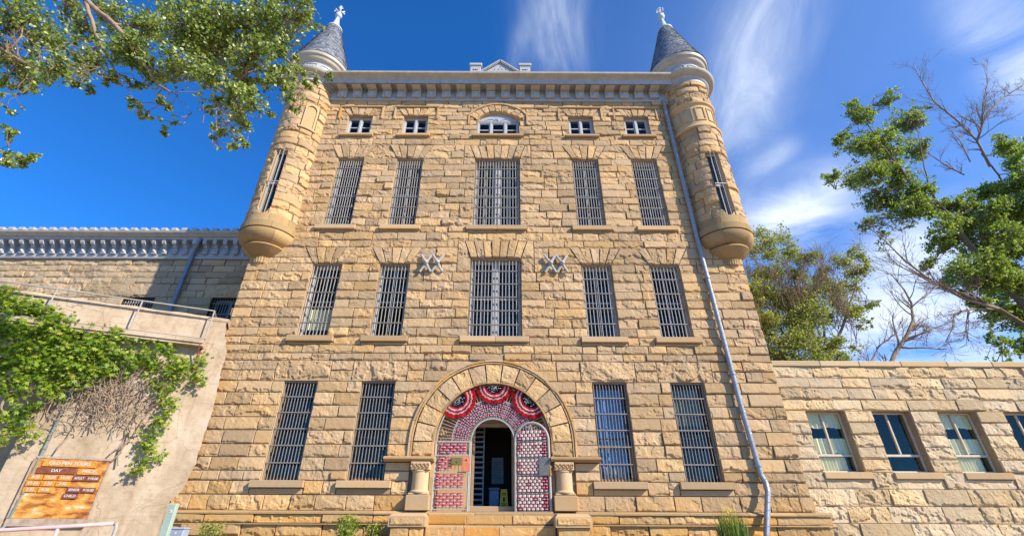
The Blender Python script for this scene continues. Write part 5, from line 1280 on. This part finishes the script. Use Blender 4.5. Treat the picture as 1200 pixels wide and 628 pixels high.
# --- the cottonwood whose branches hang in from the upper left (trunk stands to the left of the viewer)
ny = -8.2
def B(lst, y, jit=.6): return [(px(u, v, y+rng.uniform(-jit, jit)), r_) for u, v, r_ in lst]
nb1 = B([(20,15,.55),(5,60,.5),(45,45,.5),(30,85,.42),(60,80,.42),(15,100,.36),(8,128,.18),(10,152,.2),(22,185,.22),(5,190,.16),(40,186,.12),(78,10,.5),(100,38,.5),(130,20,.6),(85,62,.4),(150,60,.55),(110,70,.35),(125,92,.30),(160,100,.24),(106,106,.08),(88,99,.06),
           (180,30,.7),(175,85,.38),(215,30,.75),(210,75,.5),(235,60,.6),(185,118,.22),(200,130,.2),(172,138,.13),(190,150,.14),(155,120,.12),(250,20,.75),(265,60,.65),(250,90,.42),(290,25,.65),(295,60,.55),(290,95,.42),(320,20,.6),(325,45,.45),(345,12,.4),(362,22,.16),(335,62,.26),
           (275,115,.4),(300,120,.36),(262,130,.26),(285,140,.24),(258,152,.15),(250,160,.12),(270,168,.17),(288,170,.12),(318,135,.18),(330,92,.32),(350,85,.26),(372,92,.18),(385,88,.10),(335,112,.22),(345,128,.12),(310,90,.4),(360,100,.14)], ny)
nl = [[(-15.5,-11.5,.1,.5),(-15.3,-11.2,3.5,.42),(-14.6,-10.6,7.0,.34),(-13.2,-9.8,9.6,.27),(*px(-150,-60,-8.8),.18),(*px(-40,-75,-8.5),.13),(*px(60,-45,-8.4),.10),(*px(100,0,-8.3),.07),(*px(140,35,-8.2),.055),(*px(165,70,-8.2),.04),(*px(185,100,-8.1),.025),(*px(208,112,-8.1),.012)],
      [(*px(60,-45,-8.4),.09),(*px(150,-35,-8.2),.07),(*px(215,-5,-8.1),.055),(*px(240,35,-8.0),.045),(*px(262,80,-8.0),.03),(*px(280,135,-8.0),.012)],
      [(*px(150,-35,-8.2),.06),(*px(260,-30,-8.0),.05),(*px(305,10,-8.0),.04),(*px(325,60,-8.0),.03),(*px(360,92,-7.9),.012)],
      [(*px(100,0,-8.3),.05),(*px(112,40,-8.3),.035),(*px(130,75,-8.2),.02),(*px(150,105,-8.2),.01)],
      [(-13.2,-9.8,9.6,.14),(*px(-60,20,-8.5),.07),(*px(-5,55,-8.3),.04),(*px(50,85,-8.2),.015)],
      [(-14.6,-10.6,7.0,.12),(*px(-70,175,-8.5),.05),(*px(-5,175,-8.3),.02),(*px(35,187,-8.3),.008)]]
tree('cottonwood_tree', 'near cottonwood whose leafy boughs hang across the upper left of the sky', (-15.5,-11.5,.1), nl, nb1, M['leaf_near'], .066, 5600, M['bark_red'], twig=.010, clump=.30,
     bare_list=[(px(200,108,-8.1), (1,0,-.1), .9, .012, 2), (px(255,120,-8.1), (.3,0,-1), .8, .01, 2), (px(60,60,-8.2), (-1,0,-.2), .9, .012, 2), (px(60,85,-8.2), (-1,0,.1), .9, .012, 2)])
# --- big leaning tree behind the right wing
ry = 13.
nb2 = B([(1045,115,1.0),(1060,140,1.3),(1010,135,1.0),(985,165,.9),(1010,175,1.3),(975,205,.75),(1000,210,1.0),(1035,165,1.5),(1070,180,1.4),(1050,205,1.5),(1025,235,1.1),(1075,225,1.3),(1095,245,1.2),(1060,255,1.1),(1015,262,.7),(1035,275,.6),(1100,285,1.2),(1085,310,.7),(1130,240,1.1),(1125,275,1.3),(1150,225,.9),(1165,255,1.4),(1185,220,1.3),(1195,175,1.2),(1180,165,.9),(1205,210,1.5),(1150,290,1.4),(1185,290,1.6),(1130,315,1.2),(1165,330,1.3),(1200,330,1.5),(1190,370,1.3),(1165,365,1.0),(1200,405,1.0),(1175,400,.7),(1150,355,.8),(1125,345,.5),(1085,128,.5),(998,128,.6),(1110,330,.6),(1215,260,1.5),(1215,380,1.4),(1160,395,.4),(1140,265,1.3),(1175,275,1.4),(1165,310,1.4),(1185,345,1.4),(1140,330,1.0),(1120,255,1.1),(1110,265,1.0),(1200,290,1.5),(1200,240,1.4),(1170,240,1.1),(1180,320,1.2),(1195,190,1.0),(1045,240,1.2),(1070,240,1.1),(1040,190,1.3),(1020,205,1.1)], ry, 2.0)
rl = [[(25.5,13.5,.8,.75),(24.8,13.3,4.5,.62),(*px(1235,400,13),0.322),(*px(1195,350,13),0.260),(*px(1140,290,13),0.198),(*px(1095,245,13),0.155),(*px(1060,205,13),0.105),(*px(1030,165,12.8),0.056),(*px(1012,140,12.8),0.025)],
      [(*px(1140,290,13),0.124),(*px(1090,225,12.6),0.074),(*px(1082,190,12.6),0.037),(*px(1075,150,12.6),0.019)],
      [(*px(1235,400,13),0.217),(*px(1215,320,13.6),0.161),(*px(1195,260,13.6),0.099),(*px(1170,205,13.6),0.068),(*px(1150,180,13.6),0.050)],
      [(*px(1235,400,13),0.186),(*px(1170,362,12.4),0.112),(*px(1130,345,12.2),0.074),(*px(1090,330,12.2),0.050),(*px(1050,305,12.2),0.025)]]
U = lambda u0, v0, u1, v1, y: tuple(at(u1, v1, y)-at(u0, v0, y))
def deadlimb(mb, pts, y, r0, r1, kids=8, L=1.6, sp=.8, dep=2):
    P = [Vector(px(u, v, y+rng.uniform(-.3, .3))) for u, v in pts]; n = len(P); mb.tube(P, [r0+(r1-r0)*i/(n-1) for i in range(n)], 7)
    for k in range(kids):
        i = rng.randint(0, n-2); f_ = rng.random(); p = P[i].lerp(P[i+1], f_); t = (P[i+1]-P[i]).normalized(); s_ = Vector((rng.gauss(0, 1), rng.gauss(0, .6), rng.gauss(0, 1))).normalized()
        bare(mb, p, t+s_*sp, L*rng.uniform(.5, 1.1), (r0+(r1-r0)*(i+f_)/(n-1))*.62, dep, .6, .12)
bt_ = tree('leaning_tree', 'big leaning leafy tree with bare dead crown branches, behind the low right wing', (25.5,13.5,.8), rl, nb2, M['leaf_far'], .135, 1950, M['bark'], twig=.022, clump=.30)
dm = MB()
deadlimb(dm, [(1160,195),(1145,165),(1120,140),(1095,120),(1080,95),(1070,75)], 13.6, .11, .02, 19, 2.0); deadlimb(dm, [(1145,165),(1155,135),(1175,115),(1198,100),(1215,85)], 13.6, .09, .02, 17, 2.0); deadlimb(dm, [(1150,150),(1152,120),(1158,95),(1150,70)], 13.6, .06, .015, 14, 1.8)
deadlimb(dm, [(1130,205),(1110,195),(1088,180),(1070,170)], 13.4, .06, .02, 11, 1.5); deadlimb(dm, [(1120,150),(1135,135),(1160,125),(1185,118)], 13.6, .05, .015, 11, 1.4); deadlimb(dm, [(1137,190),(1125,165),(1112,150)], 13.5, .05, .02, 8, 1.4)
deadlimb(dm, [(1170,362),(1130,350),(1095,332),(1060,305),(1040,285),(1020,268)], 12.3, .11, .02, 20, 1.8); deadlimb(dm, [(1110,340),(1075,322),(1050,310),(1022,300)], 12.3, .06, .02, 12, 1.6); deadlimb(dm, [(1170,362),(1140,362),(1118,368),(1116,385),(1108,400)], 12.4, .07, .02, 12, 1.5); deadlimb(dm, [(1135,365),(1132,385),(1135,400)], 12.4, .06, .02, 11, 1.3)
dm.build('dead_branches', M['bark_pale'], bt_, smooth=True, M=Matrix.Translation((-25.5, -13.5, -.8)))
# --- small dead tree between
dt_ = empty('dead_tree', (*px(1035, 470, 10.5)[:2], 1.0), 'small leafless dead tree rising over the wing between the bushy tree and the leaning tree', 'tree')
dm = MB(); Mi = Matrix.Translation(-dt_.location); p0 = dt_.location
deadlimb(dm, [(1020,560),(1028,470),(1048,415),(1062,395),(1070,375),(1068,355),(1060,340),(1045,322)], 10.5, .15, .03, 22, 2.0, .9); deadlimb(dm, [(1060,398),(1080,390),(1100,382),(1130,378)], 10.5, .05, .015, 14, 1.5); deadlimb(dm, [(1068,360),(1085,345),(1100,335)], 10.5, .04, .015, 9, 1.2); deadlimb(dm, [(1028,470),(1020,425),(1030,405),(1050,390)], 10.5, .06, .02, 14, 1.4)
dm.build('trunk', M['bark_pale'], dt_, smooth=True, M=Mi)
# --- bushy pale tree with upright bare shoots
by = 10.5
nb3 = B([(880,295,.7),(900,285,.8),(915,275,.6),(925,295,.8),(885,325,.9),(905,320,.9),(935,320,.9),(955,300,.7),(965,315,.7),(950,345,1.0),(985,305,.7),(1005,300,.6),(1010,320,.7),(1000,335,.8),(980,340,.8),(890,355,.9),(915,355,1.0),(940,375,1.0),(970,375,.9),(1000,365,.6),(1020,360,.45),(1030,355,.3),(895,390,1.0),(920,400,1.1),(950,405,1.1),(980,400,.8),(905,425,1.0),(945,430,1.0),(985,420,.6),(1010,385,.3),(1022,378,.25),(1005,410,.3),(890,270,.45),(908,300,.8),(898,340,.8),(920,345,.9),(940,300,.6),(930,365,.9),(955,365,.8),(985,360,.8),(995,320,.6),(960,330,.7),(900,375,.9),(935,395,1.),(965,415,.9),(890,415,.9),(925,425,.9),(965,430,.8),(880,340,.7),(883,370,.7)], by, 1.2)
bl = [[(*px(960,520,by)[:2],1.0,.26),(*px(965,470,by),.18),(*px(970,425,by),.13),(*px(950,385,by),.09),(*px(935,345,by),.055),(*px(925,305,by),.02)],
      [(*px(970,425,by),.10),(*px(990,375,by),.07),(*px(1003,335,by),.045),(*px(1008,305,by),.02)], [(*px(965,470,by),.12),(*px(925,405,by),.08),(*px(900,350,by),.05),(*px(885,305,by),.02)], [(*px(970,425,by),.09),(*px(965,375,by),.06),(*px(968,330,by),.03)],[(*px(950,385,by),.1),(*px(915,370,by),.07),(*px(885,350,by),.04)]]
rng2 = [(px(rng.uniform(885, 1005), rng.uniform(340, 410), by+rng.uniform(-1.2, .4)), (rng.uniform(-.5, .5), -.1, 1.), rng.uniform(1.6, 2.9), .022, 2) for _ in range(90)]+[(px(u_, rng.uniform(300, 330), by), (rng.uniform(-.4, .4), 0, 1.), rng.uniform(1.4, 2.2), .018, 1) for u_ in (878, 890, 905, 918, 932, 940, 955, 968, 985, 1000, 1010)]
tree('bushy_tree', 'bushy olive green tree full of reddish bare shoots, just right of the tall block', tuple(Vector(bl[0][0][:3])), bl, nb3, M['leaf_pale'], .10, 2500, M['bark_red'], twig=.012, clump=.42, bare_list=rng2)
# ================================================================== CREEPER on the concrete wall
vt = empty('climbing_creeper', cw(3.0, .2, .95), 'bright green creeper with dry tangled stems sprawling over the concrete wall above the price board', 'creeper'); Mi = Matrix.Translation(-vt.location)
def onwall(u, v, off):
    r_ = ray(u, v); t = (CO+CN*off-CAM).dot(CN)/r_.dot(CN); return CAM+r_*t
VB = [(5,346,10,.35),(22,352,9,.3),(45,362,10,.3),(60,368,9,.3),(8,360,14,.4),(10,352,14,.35),(40,358,14,.35),(25,375,28,.45),(50,385,26,.5),(75,385,24,.5),(70,370,14,.4),(15,400,28,.5),(45,410,28,.45),(85,408,26,.5),(10,435,26,.4),(40,440,26,.4),(70,435,26,.4),(15,470,24,.3),(5,500,18,.3),(100,400,20,.5),(110,420,20,.45),(130,405,18,.5),(125,425,18,.45),(140,400,14,.5),(160,410,16,.5),(178,410,14,.5),(150,425,16,.45),(175,425,14,.45),(195,412,12,.45),(185,440,18,.45),(205,435,16,.4),(215,425,12,.4),(228,438,10,.35),(235,420,6,.35),(196,458,14,.4),(200,475,10,.35),(190,490,12,.35),(178,510,14,.35),(172,525,12,.3),(183,530,8,.3),(168,540,6,.3),(162,548,4,.3),(95,440,18,.4),(30,505,14,.3),(60,465,14,.3),(235,445,5,.3)]
L = []
for u, v, rp_, off in VB:
    for _ in range(max(3, int(rp_*rp_*.050))):
        g = rng.random()*2*math.pi; rr = rp_*math.sqrt(rng.random())*rng.uniform(.7, 1.15); q = onwall(u+rr*math.cos(g), v+rr*math.sin(g), .16+off*rng.random()**.8)
        for _ in range(rng.randint(5, 16)): L.append((q.x+rng.gauss(0, .085), q.y+rng.gauss(0, .06), q.z+rng.gauss(0, .085)))
L = np.array([tuple(p) for p in L]); LOW = (L-np.array(tuple(CO)))@np.array(tuple(CN)); L = L[LOW > .14]
LOBE = np.array([(0,0,0),(.16,.30,.03),(.55,.25,-.05),(.30,.55,.04),(.50,.85,-.06),(.14,.72,.03),(0,1.1,-.08),(-.14,.72,.03),(-.50,.85,-.06),(-.30,.55,.04),(-.55,.25,-.05),(-.16,.30,.03)])
LOF = [(0,1,2,3),(0,3,4,5),(0,5,6,7),(0,7,8,9),(0,9,10,11)]
leaves('foliage', L, .100, M['leaf_vine'], vt, Mi, LOBE, LOF, .55, tuple(CN*.8+Vector((0,0,.5))))
sm_ = MB()
def stemline(pts, r_, off=.22, k=.25):
    P = [onwall(u, v, off+rng.uniform(-.05, .05)) for u, v in pts]; Q = []
    for i in range(len(P)-1): Q += wob(P[i], P[i+1], 5, k)[:-1]
    Q.append(P[-1]); sm_.tube(Q, [r_*(1-.6*i/(len(Q)-1)) for i in range(len(Q))], 5, caps=False)
for _ in range(260):          # dry tangle
    u, v = rng.gauss(115, 34), rng.gauss(472, 22)
    if not (45 < u < 190 and 425 < v < 512): continue
    g = rng.gauss(-1.0, .7); Ln = rng.uniform(14, 46); stemline([(u, v), (u+Ln*.5*math.cos(g)+rng.gauss(0, 5), v+Ln*.5*math.sin(g)+rng.gauss(0, 5)), (u+Ln*math.cos(g)+rng.gauss(0, 8), v+Ln*math.sin(g)+rng.gauss(0, 8))], rng.uniform(.006, .016), .2+rng.random()*.25, .5)
for pts in ([(138,545),(150,515),(165,470),(178,425)], [(128,532),(150,500),(175,465)], [(40,480),(80,450),(120,430),(160,415)], [(0,480),(20,440),(30,400)], [(66,528),(90,490),(100,440),(95,400)], [(20,520),(5,470),(25,430)], [(130,540),(160,505),(182,470),(190,445)], [(175,430),(205,428),(232,424)], [(185,440),(215,446),(238,432)], [(45,440),(28,465),(40,500)], [(165,560),(164,545),(165,530)]): stemline(pts, .022, .3, .25)
sm_.build('stems', M['stem_grey'], vt, smooth=True, M=Mi)
# ================================================================== SMALL THINGS AT THE FOOT
def pt(u, v, y): return Vector(px(u, v, y))
hr = empty('handrail', (pt(131, 628, -6.5).x, -6.5, gz(0, -6.5)), 'low chipped pink and grey painted handrail at the bottom left corner, below the price board', 'railing'); Mi = Matrix.Translation(-hr.location)
g = MB(); z0 = gz(0, -6.5)-.05; a, b = pt(138, 613, -6.5), pt(-60, 624, -7.2)
g.tube([b, pt(0, 621, -7.0), pt(70, 617, -6.75), a-Vector((.06, 0, .0))], .028, 10, 0); q = pt(68, 619, -6.75)
g.tube([q, (q.x, q.y, z0)], .026, 10, 0); g.build('top_rail', M['rail_pink'], hr, smooth=True, M=Mi)
g = MB(); g.tube([a-Vector((.06, 0, 0)), a-Vector((.01, 0, .015)), a+Vector((.0, 0, -.07)), (a.x, a.y, z0)], .027, 10); q = pt(100, 627, -6.62)
g.tube([(a.x, a.y, q.z-.03), (b.x, b.y, q.z-.03)], .020, 8); g.build('end_post', M['rail_grey'], hr, smooth=True, M=Mi)
p1 = pt(204, 590, -3.2); gp = MB(); gp.bbox((-.095, -.06, 0), (.095, .06, p1.z-gz(0, -3.2)), .012); gq = gp.build('metal_post', M['green_post'], M=Matrix.Translation((p1.x, -3.2, gz(0, -3.2)))); tag(gq, 'pale green square metal post standing between the concrete wall and the tall block', 'post')
gp = MB(); hh = p1.z-gz(0, -3.2); gp.box((-.02, -.064, hh-.18), (.05, -.061, hh-.12), 0); gp.box((-.01, -.066, hh-.165), (.01, -.0645, hh-.14), 1); gp.build('sticker', [M['white'], M['red']], gq)
gp = MB()
for k in range(9): gp.box((-.1005, -.02, hh*.2+k*.12), (-.0955, .02, hh*.2+.05+k*.12))
gp.build('slots', M['dark'], gq)
p1 = pt(212, 617.5, -2.6); zz = gz(0, -2.6); bx = MB(); bx.bbox((-.16, -.12, .35), (.16, .12, p1.z-zz), .015); bx.bbox((-.175, -.135, p1.z-zz-.04), (.175, .135, p1.z-zz-.012), .008)
ub = bx.build('utility_box', M['box_grey'], M=Matrix.Translation((p1.x, -2.6, zz))); tag(ub, 'small grey metal utility box on a pipe, beside the pale green post', 'box')
bx = MB(); bx.tube([(0, 0, -.05), (0, 0, .36)], .04, 10); bx.build('support_pipe', M['galv'], ub); bx = MB(); bx.box((-.03, -.122, p1.z-zz-.13), (.01, -.1205, p1.z-zz-.09)); bx.build('sticker', M['white'], ub)
# grass blades and plants in the bed against the wall
def blades(pts, hmin, hmax, wd, lean=.35):
    V = []; F = []
    n = len(pts); Vv = np.zeros((n, 7, 3)); t = np.array([0, .4, .75, 1.]); hts = nr.uniform(hmin, hmax, n); g = nr.uniform(0, 2*np.pi, n); ln = nr.uniform(.05, lean, n)*hts; gw_ = g+np.pi/2+nr.normal(size=n)*.5
    pts = np.array(pts)
    for k in range(3):
        c_ = pts+np.stack([np.cos(g)*ln*t[k]**2, np.sin(g)*ln*t[k]**2, hts*t[k]], -1); o = np.stack([np.cos(gw_), np.sin(gw_), 0*gw_], -1)*wd*(1-.35*t[k])
        Vv[:, 2*k] = c_-o; Vv[:, 2*k+1] = c_+o
    Vv[:, 6] = pts+np.stack([np.cos(g)*ln, np.sin(g)*ln, hts*.97], -1); return Vv
def blade_obj(name, pts, hmin, hmax, wd, m, lean=.35, parent=None, M_=None):
    Vv = blades(pts, hmin, hmax, wd, lean); n = len(pts); mb = MB(); V = Vv.reshape(-1, 3); base = np.arange(n)[:, None]*7
    Q = np.concatenate([base+np.array([[0, 1, 3, 2]]), base+np.array([[2, 3, 5, 4]])]); T = base+np.array([[4, 5, 6]])
    mb.arr(V, Q); r_ = [(a, a, a) for a in nr.random(n)]; mb.r = r_+r_; mb.v = [V]; mb.f = [(Q, 0), (T, 0)]; mb.r = r_*3; mb.m = [0]*(3*n)
    return mb.build(name, m, parent, M=M_)
P = []
for _ in range(5200):
    x = rng.uniform(-9.3, 9.2); y = rng.uniform(-1.9, -.35)
    if abs(x) < 2.8: continue
    P.append((x, y, gz(x, y)-.01))
for _ in range(2500):
    x = rng.uniform(-16, -9); y = rng.uniform(-5.5, -2.0); P.append((x, y, gz(x, y)-.01))
tag(blade_obj('grass', P, .10, .34, .006, M['leaf_grass']), 'rough tufted grass along the foot of the walls', 'grass', kind='stuff')
def plant(x, y, n, h0, h1, rad, wd, label, nm='clump_plant', lean=.5, top=None):
    z = gz(x, y); o = empty(nm, (x, y, z), label, 'plant', None)
    pts = []
    for _ in range(n): g = rng.random()*2*math.pi; r_ = rad*math.sqrt(rng.random()); pts.append((r_*math.cos(g), r_*math.sin(g), 0))
    blade_obj('blades', pts, h0, h1, wd, M['leaf_grass'], lean, o)
    if top:
        b = MB()
        for k in range(top): g = rng.random()*2*math.pi; r_ = rad*.7*rng.random(); zz = h1*rng.uniform(.8, 1.02); b.tube([(r_*math.cos(g), r_*math.sin(g), 0), (r_*math.cos(g)*1.1, r_*math.sin(g), zz)], .006, 4); b.lathe([(0, zz-.02), (.02, zz+.01), (.012, zz+.05), (0, zz+.06)], (r_*math.cos(g)*1.1, r_*math.sin(g)), 6)
        b.build('seed_heads', M['yellow'], o)
    return o
p = pt(858, 625, -1.0); plant(p.x, -1.0, 210, .55, 1.02, .38, .014, 'tall clump of sword shaped leaves at the foot of the wall beside the downpipe', 'iris_clump', .28, 9)
def shrub(u, v, y, hh, rr, n, label):
    p = pt(u, v, y); x = p.x; z = gz(x, y); o = empty('low_shrub', (x, y, z), label, 'shrub', 'low green shrubs at the foot of the wall'); st = MB(); L = []
    for k in range(26):
        g = rng.random()*2*math.pi; e = Vector((rr*math.cos(g)*rng.random(), rr*math.sin(g)*rng.random(), hh*rng.uniform(.6, 1.0))); l_ = wob((0, 0, 0), e, 4, .3); st.tube(l_, .006, 4, caps=False)
        for _ in range(n//26): q = l_[rng.choice((2, 3, 4))]; L.append((q.x+rng.gauss(0, .05), q.y+rng.gauss(0, .05), q.z+rng.gauss(0, .06)))
    st.build('stems', M['bark_red'], o); leaves('foliage', np.array(L), .05, M['leaf_vine'], o)
shrub(408, 615, -1.0, .80, .42, 1100, 'feathery low green shrub against the base, between the left window and the left pedestal')
shrub(440, 622, -1.1, .62, .25, 500, 'smaller low green shrub close beside the left step pedestal')
shrub(245, 622, -1.0, .60, .35, 500, 'low weedy shrub at the foot of the wall just right of the grey utility box')
